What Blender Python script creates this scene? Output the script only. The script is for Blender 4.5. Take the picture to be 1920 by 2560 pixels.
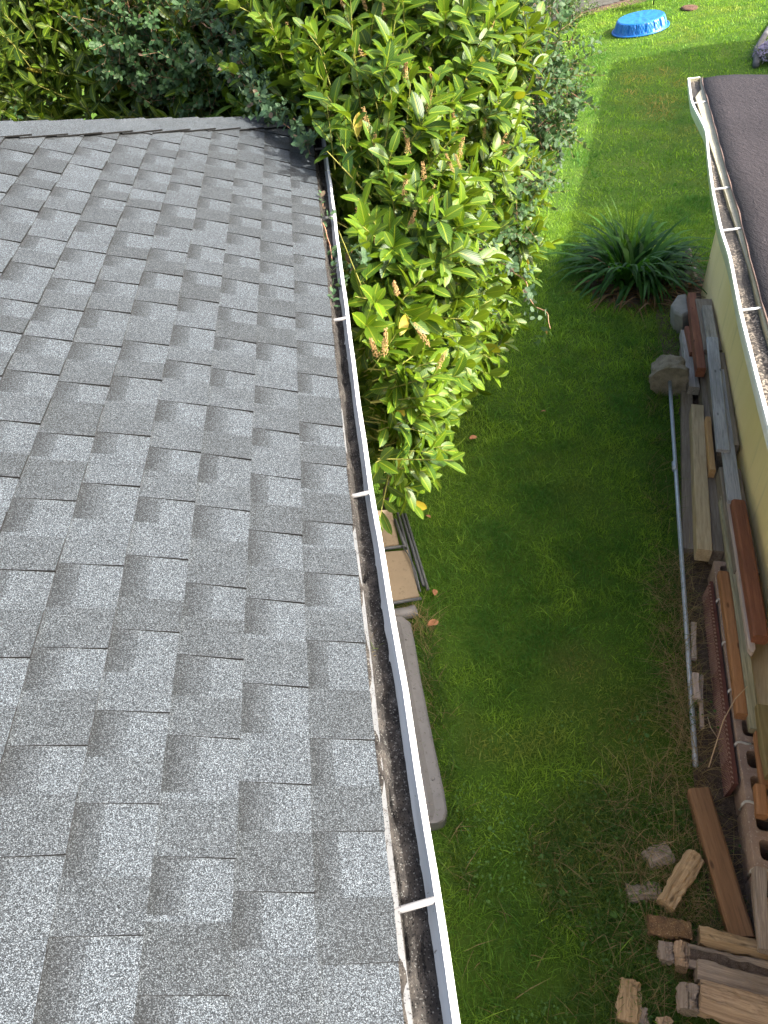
import bpy, bmesh, math, random
import numpy as np
from mathutils import Vector, Matrix
random.seed(7); rng = np.random.default_rng(7)
scene = bpy.context.scene
for o in list(bpy.data.objects): bpy.data.objects.remove(o)
C = scene.collection

# ------------------------------------------------------------------ camera
HC = 4.30                                   # eye height above the lawn
cd = bpy.data.cameras.new("camera"); cam = bpy.data.objects.new("camera", cd); C.objects.link(cam)
Rm = Matrix(((0.99183, 0.1256, -0.02234), (-0.10265, 0.68174, -0.72435), (-0.07575, 0.72073, 0.68907)))
cam.matrix_world = Matrix.Translation((0, 0, HC)) @ Rm.to_4x4()
cd.sensor_fit = 'VERTICAL'; cd.sensor_height = 36; cd.lens = 36*1870/2560
cd.clip_start = .05; cd.clip_end = 400
scene.camera = cam
scene.render.resolution_x = 768; scene.render.resolution_y = 1024
# ------------------------------------------------------------------ sky, sun, exposure
SUN_EL = math.radians(41); TO_SUN = Vector((.90, -.43, 0)).normalized()
w = bpy.data.worlds.new("World"); scene.world = w; w.use_nodes = True
nt = w.node_tree; bg = nt.nodes['Background']
sky = nt.nodes.new('ShaderNodeTexSky'); sky.sky_type = 'NISHITA'; sky.sun_disc = False
sky.sun_elevation = SUN_EL; sky.sun_rotation = math.atan2(TO_SUN.x, TO_SUN.y)
sky.air_density = 1.0; sky.dust_density = 8; sky.ozone_density = 1.0
nt.links.new(sky.outputs[0], bg.inputs[0]); bg.inputs[1].default_value = .15
sd = bpy.data.lights.new("sun", 'SUN'); sd.energy = 2.9; sd.angle = math.radians(.5); sd.color = (1, .96, .90)
so = bpy.data.objects.new("sun", sd); C.objects.link(so)
dvec = Vector((TO_SUN.x*math.cos(SUN_EL), TO_SUN.y*math.cos(SUN_EL), math.sin(SUN_EL)))
so.rotation_euler = dvec.to_track_quat('Z', 'Y').to_euler(); so.location = dvec*30
scene.view_settings.view_transform = 'Standard'; scene.view_settings.look = 'None'
scene.view_settings.exposure = 2.1; scene.view_settings.gamma = 1
scene.render.engine = 'CYCLES'

# ------------------------------------------------------------------ helpers
def tag(o, label=None, cat=None, group=None, kind=None):
    for k, v in (('label', label), ('category', cat), ('group', group), ('kind', kind)):
        if v: o[k] = v
    return o
def link(name, me, parent=None, mat=None):
    o = bpy.data.objects.new(name, me); C.objects.link(o)
    if parent: o.parent = parent
    if mat: me.materials.append(mat)
    return o
def empty(name, loc, label, cat, group=None, rz=0):
    o = bpy.data.objects.new(name, None); C.objects.link(o); o.location = loc; o.rotation_euler.z = rz
    o.empty_display_size = .1
    return tag(o, label, cat, group)
def pmesh(name, vs, fs, smooth=False):
    me = bpy.data.meshes.new(name); me.from_pydata([tuple(v) for v in vs], [], [tuple(f) for f in fs]); me.update()
    if smooth: me.shade_smooth()
    return me
def nmesh(name, V, F, smooth=False, col=None, uv=None):
    """numpy verts (n,3), faces (m,4) or (m,3)"""
    me = bpy.data.meshes.new(name); n = len(V); m, k = F.shape
    me.vertices.add(n); me.vertices.foreach_set('co', V.astype(np.float32).ravel())
    me.loops.add(m*k); me.loops.foreach_set('vertex_index', F.astype(np.int32).ravel())
    me.polygons.add(m); me.polygons.foreach_set('loop_start', np.arange(0, m*k, k, dtype=np.int32))
    me.update(calc_edges=True)
    if col is not None:
        a = me.color_attributes.new('Col', 'FLOAT_COLOR', 'POINT')
        c4 = np.ones((n, 4), np.float32); c4[:, :3] = col; a.data.foreach_set('color', c4.ravel())
    if uv is not None:
        u = me.uv_layers.new(name='UVMap'); u.data.foreach_set('uv', uv[F.ravel()].astype(np.float32).ravel())
    me.polygons.foreach_set('use_smooth', np.full(m, smooth, dtype=bool))
    return me
class MB:
    def __init__(s): s.v = []; s.f = []
    def box(s, x0, y0, z0, x1, y1, z1):
        b = len(s.v)
        s.v += [(x0,y0,z0),(x1,y0,z0),(x1,y1,z0),(x0,y1,z0),(x0,y0,z1),(x1,y0,z1),(x1,y1,z1),(x0,y1,z1)]
        s.f += [tuple(b+i for i in q) for q in ((0,3,2,1),(4,5,6,7),(0,1,5,4),(1,2,6,5),(2,3,7,6),(3,0,4,7))]
    def tube(s, pts, r, n=8, r2=None):
        pts = [Vector(p) for p in pts]; rings = []; N = len(pts)
        for i, p in enumerate(pts):
            d = (pts[min(i+1, N-1)]-pts[max(i-1, 0)]).normalized()
            u = d.cross(Vector((0,0,1)));
            if u.length < 1e-3: u = d.cross(Vector((0,1,0)))
            u.normalize(); v = d.cross(u)
            rr = r if r2 is None else r+(r2-r)*i/(N-1)
            b = len(s.v); rings.append(b)
            for k in range(n):
                a = 2*math.pi*k/n; s.v.append(tuple(p+u*math.cos(a)*rr+v*math.sin(a)*rr))
        for a, b in zip(rings, rings[1:]):
            for k in range(n): s.f.append((a+k, a+(k+1) % n, b+(k+1) % n, b+k))
        s.f.append(tuple(rings[0]+k for k in range(n))[::-1]); s.f.append(tuple(rings[-1]+k for k in range(n)))
    def prism(s, poly, z0, z1):
        b = len(s.v); n = len(poly)
        s.v += [(x, y, z0) for x, y in poly]+[(x, y, z1) for x, y in poly]
        s.f.append(tuple(b+i for i in range(n))[::-1]); s.f.append(tuple(b+n+i for i in range(n)))
        for i in range(n): j = (i+1) % n; s.f.append((b+i, b+j, b+n+j, b+n+i))
    def build(s, name, mat, parent=None, smooth=False, bevel=0):
        me = pmesh(name, s.v, s.f, smooth)
        if bevel:
            bm = bmesh.new(); bm.from_mesh(me)
            bmesh.ops.recalc_face_normals(bm, faces=bm.faces)
            bmesh.ops.bevel(bm, geom=list(bm.edges), offset=bevel, segments=2, affect='EDGES', clamp_overlap=True)
            bm.to_mesh(me); bm.free()
        else:
            bm = bmesh.new(); bm.from_mesh(me); bmesh.ops.recalc_face_normals(bm, faces=bm.faces); bm.to_mesh(me); bm.free()
        return link(name, me, parent, mat)
def vnoise(x, y, s, seed=0):
    """smooth value noise, numpy"""
    x = np.asarray(x)/s+seed*17.3; y = np.asarray(y)/s+seed*9.1
    xi = np.floor(x).astype(int); yi = np.floor(y).astype(int); fx = x-xi; fy = y-yi
    fx = fx*fx*(3-2*fx); fy = fy*fy*(3-2*fy)
    def h(a, b):
        n = (a*374761393+b*668265263+seed*1442695) & 0x7fffffff
        n = ((n ^ (n >> 13))*1274126177) & 0x7fffffff
        return (n % 65536)/65536.
    return (h(xi,yi)*(1-fx)+h(xi+1,yi)*fx)*(1-fy)+(h(xi,yi+1)*(1-fx)+h(xi+1,yi+1)*fx)*fy

# ------------------------------------------------------------------ materials
class NT:
    def __init__(s, name, rough=.7, spec=.3):
        s.m = bpy.data.materials.new(name); s.m.use_nodes = True; s.t = s.m.node_tree
        s.b = s.t.nodes['Principled BSDF']; s.b.inputs['Roughness'].default_value = rough
        s.b.inputs['Specular IOR Level'].default_value = spec
    def n(s, t, **kw):
        d = s.t.nodes.new(t)
        for k, v in kw.items():
            if k in ('op',): d.operation = v
            elif hasattr(d, k): setattr(d, k, v)
            else: d.inputs[k].default_value = v
        return d
    def l(s, a, b): s.t.links.new(a, b)
    def coord(s, scale=(1,1,1), rnd=False, out='Object'):
        tc = s.n('ShaderNodeTexCoord'); mp = s.n('ShaderNodeMapping'); mp.inputs['Scale'].default_value = scale
        s.l(tc.outputs[out], mp.inputs[0])
        if rnd:
            oi = s.n('ShaderNodeObjectInfo'); mu = s.n('ShaderNodeMath', op='MULTIPLY'); mu.inputs[1].default_value = 37.
            s.l(oi.outputs['Random'], mu.inputs[0]); s.l(mu.outputs[0], mp.inputs['Location'])
        return mp.outputs[0]
    def noise(s, co, scale, detail=4, rough=.6, dist=0):
        d = s.n('ShaderNodeTexNoise'); d.inputs['Scale'].default_value = scale; d.inputs['Detail'].default_value = detail
        d.inputs['Roughness'].default_value = rough; d.inputs['Distortion'].default_value = dist
        s.l(co, d.inputs['Vector']); return d.outputs['Fac']
    def ramp(s, fac, stops):
        d = s.n('ShaderNodeValToRGB'); e = d.color_ramp.elements
        while len(e) < len(stops): e.new(.5)
        for i, (p, c) in enumerate(stops):
            e[i].position = p; e[i].color = (*c, 1) if len(c) == 3 else c
        s.l(fac, d.inputs[0]); return d.outputs[0]
    def mix(s, fac, a, b, mode='MIX'):
        d = s.n('ShaderNodeMix', data_type='RGBA', blend_type=mode)
        for v, i in ((fac, d.inputs[0]), (a, d.inputs[6]), (b, d.inputs[7])):
            if isinstance(v, (int, float)): i.default_value = v
            elif isinstance(v, tuple): i.default_value = (*v, 1)
            else: s.l(v, i)
        return d.outputs[2]
    def math(s, op, a, b=0.):
        d = s.n('ShaderNodeMath', op=op)
        for v, i in ((a, d.inputs[0]), (b, d.inputs[1])):
            if isinstance(v, (int, float)): i.default_value = v
            else: s.l(v, i)
        return d.outputs[0]
    def base(s, c):
        if isinstance(c, tuple): s.b.inputs['Base Color'].default_value = (*c, 1)
        else: s.l(c, s.b.inputs['Base Color'])
    def bump(s, h, strength=.3, dist=.01):
        d = s.n('ShaderNodeBump'); d.inputs['Strength'].default_value = strength; d.inputs['Distance'].default_value = dist
        s.l(h, d.inputs['Height']); s.l(d.outputs[0], s.b.inputs['Normal'])
def mat_mottle(name, c1, c2, scale=8, rough=.7, bump=.2, bd=.004, c3=None, spec=.3, rnd=False):
    m = NT(name, rough, spec); co = m.coord(rnd=rnd)
    a = m.noise(co, scale, 6, .65); col = m.ramp(a, [(.3, c1), (.7, c2)])
    f = m.noise(co, scale*9, 3, .7)
    if c3: col = m.mix(m.ramp(f, [(.58, (0,0,0)), (.7, (1,1,1))]), col, c3)
    m.base(col); m.bump(f, bump, bd); return m.m
def mat_wood(name, dark, mid, light, rough=.8, crack=.5, grain=1., blotch=None):
    m = NT(name, rough, .2); co = m.coord((1.5, 22*grain, 22*grain), True)
    g = m.noise(co, 3, 8, .7, .6); col = m.ramp(g, [(.25, dark), (.5, mid), (.75, light)])
    co2 = m.coord((1, 6, 6), True); b = m.noise(co2, 2.2, 3, .5)
    col = m.mix(m.math('MULTIPLY', m.ramp(b, [(.45, (0,0,0)), (.75, (1,1,1))]), .6), col, blotch or dark)
    kn = m.n('ShaderNodeTexVoronoi', feature='F1'); kn.inputs['Scale'].default_value = 2.6
    m.l(m.coord((1.6, 4.5, 4.5), True), kn.inputs['Vector'])
    col = m.mix(m.ramp(kn.outputs['Distance'], [(.06, (.8,.8,.8)), (.13, (0,0,0))]), col, tuple(c*.45 for c in dark))
    co3 = m.coord((.7, 40, 40), True); cr = m.noise(co3, 1.6, 2, .5)
    col = m.mix(m.math('MULTIPLY', m.ramp(cr, [(.66, (0,0,0)), (.7, (1,1,1))]), crack), col, tuple(c*.3 for c in dark))
    m.base(col); m.bump(g, .5, .004); return m.m

# shingles: grain of coated granules, printed colour blends per tab
def mat_shingle():
    m = NT('shingle_granules', .85, .25); co = m.coord()
    v = m.n('ShaderNodeTexVoronoi', feature='F1'); v.inputs['Scale'].default_value = 780; m.l(co, v.inputs['Vector'])
    sx = m.n('ShaderNodeSeparateColor'); m.l(v.outputs['Color'], sx.inputs[0])
    pale = m.ramp(sx.outputs[0], [(0, (0.0056,0.0064,0.0075)), (.28, (0.0140,0.0169,0.0194)), (.55, (0.0321,0.0391,0.0450)), (.8, (0.0804,0.0960,0.1092)), (1, (0.1538,0.1764,0.1939))])
    dark = m.ramp(sx.outputs[0], [(0, (0.0040,0.0044,0.0047)), (.4, (0.0090,0.0104,0.0113)), (.75, (0.0195,0.0227,0.0245)), (1, (0.0638,0.0730,0.0791))])
    midc = m.ramp(sx.outputs[0], [(0, (0.0047,0.0052,0.0056)), (.35, (0.0122,0.0141,0.0155)), (.7, (0.0290,0.0343,0.0373)), (.9, (0.0629,0.0738,0.0807)), (1, (0.1125,0.1290,0.1408))])
    at = m.n('ShaderNodeAttribute', attribute_name='tone'); tone = at.outputs['Fac']
    pu = m.n('ShaderNodeAttribute', attribute_name='pu').outputs['Fac']; pv = m.n('ShaderNodeAttribute', attribute_name='pv').outputs['Fac']
    uv = m.n('ShaderNodeUVMap', uv_map='UVMap'); su = m.n('ShaderNodeSeparateXYZ'); m.l(uv.outputs[0], su.inputs[0])
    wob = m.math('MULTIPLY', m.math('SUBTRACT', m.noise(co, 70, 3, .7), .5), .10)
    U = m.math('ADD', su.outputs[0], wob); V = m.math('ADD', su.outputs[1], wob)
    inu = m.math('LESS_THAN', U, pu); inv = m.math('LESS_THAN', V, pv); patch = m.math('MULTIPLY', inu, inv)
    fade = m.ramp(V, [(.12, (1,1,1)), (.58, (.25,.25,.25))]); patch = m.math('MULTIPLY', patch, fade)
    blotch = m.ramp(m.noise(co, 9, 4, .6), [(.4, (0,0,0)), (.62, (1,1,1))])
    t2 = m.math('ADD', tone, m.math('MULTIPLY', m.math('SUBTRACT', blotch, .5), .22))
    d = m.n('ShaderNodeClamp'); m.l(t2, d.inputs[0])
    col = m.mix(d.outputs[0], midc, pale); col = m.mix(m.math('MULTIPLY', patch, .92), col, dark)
    ed = m.n('ShaderNodeAttribute', attribute_name='edge').outputs['Fac']
    col = m.mix(ed, col, (.006, .006, .006))
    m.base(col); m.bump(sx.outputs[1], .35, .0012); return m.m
M = {}
M['shingle'] = mat_shingle()
M['white'] = mat_mottle('white_aluminium', (.62,.63,.63), (.72,.72,.71), 3, .38, .03, .001, spec=.5)
def mat_gutter_inner():
    m = NT('stained_gutter_paint', .5, .4); co = m.coord((14, 1, 14))
    s1 = m.noise(co, 2.2, 5, .6); col = m.ramp(s1, [(.3, (.48,.49,.46)), (.6, (.66,.68,.66))])
    f = m.noise(m.coord(), 60, 3, .7); col = m.mix(m.ramp(f, [(.68, (0,0,0)), (.73, (.9,.9,.9))]), col, (.09,.07,.05))
    m.base(col); return m.m
M['gutter'] = mat_gutter_inner()
M['flange'] = mat_mottle('weathered_flange', (.105,.11,.112), (.14,.145,.147), 6, .5, .05, c3=(.05,.045,.04))
M['ferrule'] = mat_mottle('dull_white_ferrule', (.135,.135,.137), (.17,.17,.17), 8, .45, .05)
def mat_debris():
    m = NT('gutter_sludge', .95, .1); co = m.coord(); n1 = m.noise(co, 22, 6, .7)
    col = m.ramp(n1, [(.3, (.012,.0112,.0105)), (.5, (.030,.0275,.025)), (.7, (.062,.056,.049))])
    v = m.n('ShaderNodeTexVoronoi'); v.inputs['Scale'].default_value = 420; m.l(co, v.inputs['Vector'])
    sp = m.n('ShaderNodeSeparateColor'); m.l(v.outputs['Color'], sp.inputs[0])
    col = m.mix(m.ramp(sp.outputs[0], [(.91, (0,0,0)), (.95, (.8,.8,.8))]), col, (.13,.13,.12))
    col = m.mix(m.ramp(sp.outputs[1], [(.9, (0,0,0)), (.93, (1,1,1))]), col, (.008,.008,.008))
    m.base(col); m.bump(n1, .8, .01); return m.m
M['debris'] = mat_debris()
M['housewall'] = mat_mottle('painted_siding', (.20,.195,.18), (.24,.235,.22), 4, .7, .05)
M['soffit'] = mat_mottle('soffit_paint', (.6,.6,.58), (.66,.66,.64), 4, .7, .05)
def mat_cream_wall():
    m = NT('cream_stucco_panel', .75, .25); co = m.coord((1, 1, .35))
    a = m.noise(co, 2.5, 5, .6); col = m.ramp(a, [(.3, (.84,.655,.30)), (.7, (.92,.73,.38))])
    st = m.noise(m.coord((9, 9, .5)), 1.6, 4, .6); col = m.mix(m.math('MULTIPLY', m.ramp(st, [(.58, (0,0,0)), (.8, (1,1,1))]), .55), col, (.42,.35,.2))
    m.base(col); m.bump(m.noise(m.coord((6, 6, 1)), 12, 3, .6), .12, .004); return m.m
M['creamwall'] = mat_cream_wall()
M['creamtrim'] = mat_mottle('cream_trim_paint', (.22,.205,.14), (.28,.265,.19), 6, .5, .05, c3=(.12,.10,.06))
M['brownfascia'] = mat_mottle('brown_drip_metal', (.06,.05,.04), (.085,.07,.055), 5, .45, .04)
M['copper'] = mat_mottle('worn_roof_edge', (.09,.045,.03), (.16,.12,.10), 40, .6, .1)
def mat_rollroof():
    m = NT('brown_coated_roof', .8, .3); co = m.coord()
    a = m.noise(co, 1.6, 5, .55); col = m.ramp(a, [(.3, (.021,.0172,.0196)), (.7, (.029,.024,.027))])
    st = m.noise(co, 2.3, 3, .5, 1.); col = m.mix(m.math('MULTIPLY', m.ramp(st, [(.64, (0,0,0)), (.72, (1,1,1))]), .5), col, (.016,.013,.0145))
    sp = m.noise(co, 120, 2, .5); col = m.mix(m.ramp(sp, [(.72, (0,0,0)), (.78, (.5,.5,.5))]), col, (.10,.09,.09))
    wr = m.noise(m.coord((6, 2.2, 1)), 9, 5, .7, 1.5)
    bl = m.noise(m.coord((14, 5, 1)), 1.2, 4, .6, 2.)
    m.base(col); m.bump(m.math('ADD', wr, m.math('MULTIPLY', bl, 1.2)), 1., .022); return m.m
M['rollroof'] = mat_rollroof()
def mat_ground():
    m = NT('lawn_soil', .95, .1); co = m.coord()
    a = m.noise(co, 1.1, 5, .6); f = m.noise(co, 45, 4, .75)
    col = m.ramp(a, [(.3, (.05,.115,.012)), (.55, (.08,.15,.018)), (.75, (.11,.14,.03))])
    col = m.mix(m.math('MULTIPLY', f, .8), col, (.035,.065,.010)); m.base(col); m.bump(f, .8, .03); return m.m
M['ground'] = mat_ground()
def mat_grass():
    m = NT('grass_blade', .55, .2); at = m.n('ShaderNodeAttribute', attribute_name='Col')
    m.base(at.outputs['Color']); tr = m.n('ShaderNodeBsdfTranslucent'); m.l(m.mix(1., at.outputs['Color'], (1.3,1.35,.6), 'MULTIPLY'), tr.inputs[0])
    mx = m.n('ShaderNodeMixShader'); mx.inputs[0].default_value = .4; out = m.t.nodes['Material Output']
    m.l(m.b.outputs[0], mx.inputs[1]); m.l(tr.outputs[0], mx.inputs[2]); m.l(mx.outputs[0], out.inputs[0]); return m.m
M['grass'] = mat_grass()
def mat_leaf(name, rough, spec, rib, back, trans=.3, coat=0):
    m = NT(name, rough, spec); at = m.n('ShaderNodeAttribute', attribute_name='Col').outputs['Color']
    uv = m.n('ShaderNodeUVMap', uv_map='UVMap'); su = m.n('ShaderNodeSeparateXYZ'); m.l(uv.outputs[0], su.inputs[0])
    dv = m.math('ABSOLUTE', m.math('SUBTRACT', su.outputs[1], .5))
    col = m.mix(m.ramp(dv, [(.02, (.8,.8,.8)), (.06, (0,0,0))]), at, rib)
    # side veins
    ph = m.math('ADD', m.math('MULTIPLY', su.outputs[0], 58.), m.math('MULTIPLY', dv, -34.)); sv = m.math('SINE', ph)
    col = m.mix(m.math('MULTIPLY', m.ramp(sv, [(.80, (0,0,0)), (.97, (1,1,1))]), .28), col, rib)
    ge = m.n('ShaderNodeNewGeometry'); col = m.mix(m.math('MULTIPLY', ge.outputs['Backfacing'], .6), col, back)
    m.base(col); m.bump(sv, .10, .002)
    tr = m.n('ShaderNodeBsdfTranslucent'); m.l(m.mix(1., col, (1.5,1.5,.5), 'MULTIPLY'), tr.inputs[0])
    mx = m.n('ShaderNodeMixShader'); mx.inputs[0].default_value = trans; out = m.t.nodes['Material Output']
    m.l(m.b.outputs[0], mx.inputs[1]); m.l(tr.outputs[0], mx.inputs[2]); m.l(mx.outputs[0], out.inputs[0]); return m.m
M['laurel'] = mat_leaf('laurel_leaf', .42, .30, (.20,.25,.02), (.13,.185,.025), .30)
M['vine'] = mat_leaf('vine_leaf', .55, .25, (.075,.115,.06), (.085,.125,.08), .22)
M['twig'] = mat_mottle('green_brown_twig', (.13,.14,.03), (.24,.23,.05), 20, .7, .1)
M['bark'] = mat_mottle('grey_bark', (.05,.04,.03), (.12,.10,.08), 20, .9, .5)
M['vinestem'] = mat_mottle('reddish_vine_stem', (.22,.10,.06), (.30,.2,.12), 20, .7, .1)
M['spike'] = mat_mottle('dry_flower_bead', (.20,.125,.045), (.36,.24,.10), 60, .9, .3)
M['pool'] = NT('blue_pool_plastic', .35, .5).m
M['pool'].node_tree.nodes['Principled BSDF'].inputs['Base Color'].default_value = (.010,.13,.40,1)
M['fence'] = mat_wood('weathered_fence_wood', (.06,.06,.055), (.13,.13,.12), (.2,.2,.18))
M['mulch'] = mat_mottle('bark_mulch', (.045,.03,.02), (.16,.11,.075), 14, .95, .9, .03, c3=(.36,.24,.18))
M['stump'] = mat_mottle('crumbled_stump', (.06,.03,.02), (.16,.09,.06), 12, .95, 1., .03, c3=(.22,.14,.1))
M['edging'] = mat_mottle('mossy_edging', (.07,.07,.07), (.13,.13,.128), 10, .95, .8, .01)
M['concrete'] = mat_mottle('rough_concrete', (.20,.17,.125), (.36,.31,.24), 14, .95, 1., .015, c3=(.10,.085,.06))
M['stone'] = mat_mottle('grey_block_concrete', (.20,.19,.165), (.30,.285,.25), 9, .95, .6, .008)
M['pipe'] = mat_mottle('galvanised_pipe', (.30,.34,.40), (.42,.46,.52), 30, .42, .1, .001, c3=(.2,.21,.22), spec=.6)
M['pipe'].node_tree.nodes['Principled BSDF'].inputs['Metallic'].default_value = .35
M['block'] = mat_mottle('hollow_block_concrete', (.20,.13,.10), (.33,.235,.18), 7, .95, .8, .006, c3=(.42,.36,.3))
M['mortar'] = mat_mottle('old_mortar', (.36,.33,.29), (.46,.43,.39), 20, .95, .6)
M['ribdust'] = mat_mottle('dusty_rib', (.20,.12,.10), (.30,.20,.16), 30, .9, .2)
def mat_ribbed():
    m = NT('maroon_clay', .85, .2); a = m.noise(m.coord(), 10, 5, .6)
    m.base(m.ramp(a, [(.3, (.075,.028,.022)), (.7, (.13,.052,.04))])); return m.m
M['ribbed'] = mat_ribbed()
W = dict(
 red=mat_wood('red_cedar', (0.127,0.048,0.031), (0.218,0.086,0.049), (0.290,0.125,0.070), crack=.3),
 orange=mat_wood('orange_fir', (0.191,0.085,0.038), (0.303,0.144,0.066), (0.366,0.186,0.099), crack=.25),
 newpine=mat_wood('fresh_pine', (0.336,0.180,0.070), (0.448,0.269,0.123), (0.496,0.326,0.176), crack=.1),
 grey=mat_wood('silver_grey_wood', (0.150,0.135,0.115), (0.315,0.284,0.250), (0.480,0.440,0.392)),
 blue=mat_wood('blue_grey_wood', (0.174,0.172,0.186), (0.341,0.338,0.366), (0.493,0.483,0.512), crack=.4),
 tan=mat_wood('tan_treated_wood', (0.235,0.170,0.103), (0.400,0.314,0.199), (0.511,0.405,0.270), blotch=(0.221,0.156,0.077)),
 olive=mat_wood('greenish_old_wood', (0.150,0.135,0.081), (0.285,0.256,0.169), (0.420,0.376,0.270)),
 brown=mat_wood('brown_grey_wood', (0.112,0.085,0.065), (0.210,0.170,0.132), (0.300,0.248,0.196)),
 lilac=mat_wood('pinkish_grey_wood', (0.270,0.206,0.169), (0.450,0.355,0.304), (0.540,0.440,0.392)),
 yellow=mat_wood('yellow_green_wood', (0.120,0.090,0.036), (0.180,0.135,0.059), (0.225,0.176,0.090), crack=.1),
 beam=mat_wood('rusty_brown_beam', (0.105,0.055,0.028), (0.177,0.097,0.051), (0.226,0.128,0.071), crack=.25),
 split=mat_wood('split_log', (0.130,0.081,0.054), (0.351,0.244,0.162), (0.559,0.413,0.276), crack=.7, grain=1.4),
 splitgrey=mat_wood('grey_split_log', (0.117,0.088,0.070), (0.260,0.206,0.168), (0.416,0.338,0.276), crack=.7, grain=1.4),
 splittan=mat_wood('pale_split_log', (0.166,0.108,0.058), (0.354,0.243,0.139), (0.499,0.361,0.221), crack=.5, grain=1.4))
M['barkface'] = mat_mottle('log_bark', (.06,.04,.032), (.2,.15,.13), 30, .95, 1., .02, c3=(.38,.34,.3))
M['speckle'] = mat_mottle('sawn_speckled_wood', (.09,.05,.03), (.2,.12,.06), 20, .95, .8, .01, c3=(.55,.38,.22))
M['tanpanel'] = mat_mottle('tan_vinyl', (.20,.155,.105), (.25,.20,.135), 4, .6, .1, c3=(.15,.12,.08))
M['greymetal'] = mat_mottle('dark_grey_tube', (.05,.055,.06), (.09,.095,.10), 20, .5, .1)
M['greypanel'] = mat_mottle('light_grey_plastic', (.125,.122,.121), (.165,.162,.162), 5, .5, .08, c3=(.085,.08,.072))
M['dryleaf'] = mat_mottle('dry_leaf', (.22,.09,.04), (.40,.2,.1), 40, .8, .3)
M['lilacflower'] = mat_mottle('lilac_flower', (.26,.21,.30), (.42,.36,.46), 80, .8, .1)
M['roofB'] = mat_mottle('grey_roof', (.08,.08,.08), (.12,.12,.12), 20, .9, .3)

# ------------------------------------------------------------------ ground
MB_ = MB(); n = 60
def gz(x, y):
    """the far lawn climbs gently towards the right"""
    x = np.asarray(x, float); y = np.asarray(y, float); t = np.clip((y-12.5)/5, 0, 1)
    return t*t*(3-2*t)*.13*np.clip(x-6.2, -1.5, 7)
n = 241
gx = np.linspace(-90, 90, n); gy = np.linspace(-90, 90, n)
gx = np.sign(gx)*np.abs(gx/90)**1.6*90+4; gy = np.sign(gy)*np.abs(gy/90)**1.6*90+12
XX, YY = np.meshgrid(gx, gy); V = np.stack([XX, YY, gz(XX, YY)], -1).reshape(-1, 3); F = np.array([(j*n+i, j*n+i+1, (j+1)*n+i+1, (j+1)*n+i) for j in range(n-1) for i in range(n-1)])
tag(link('lawn', nmesh('lawn', V, F), None, M['ground']), kind='structure')
V = []
for i in range(41):
    x = 4.5+9*i/40; lo = 20.6+.10*math.sin(x*2.1)+.05*math.sin(x*5.3)+.05*(x-6)
    for k in range(5): y = lo+(22.4-lo)*k/4; V.append((x, y, float(gz(x, y))+(.006 if k else -.01)))
F = np.array([(i*5+k, (i+1)*5+k, (i+1)*5+k+1, i*5+k+1) for i in range(40) for k in range(4)])
tag(link('soil_bed', nmesh('soil_bed', np.array(V), F), None, M['mulch']), kind='structure')
def xw(y): return 4.03+.33*(y-7.4)      # cream wall line
b = MB(); b.prism([(xw(8.2)-.55, 8.0),(xw(8.3)+.1, 8.4),(xw(0)+.1, 0),(xw(0)-.45, .0),(xw(2)-.52, 2.0),(xw(3.4)-.47,3.4),(xw(5)-.36,5),(xw(6.8)-.5,6.9)], -.05, .005)
tag(b.build('soil_strip', M['mulch']), kind='structure')

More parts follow.
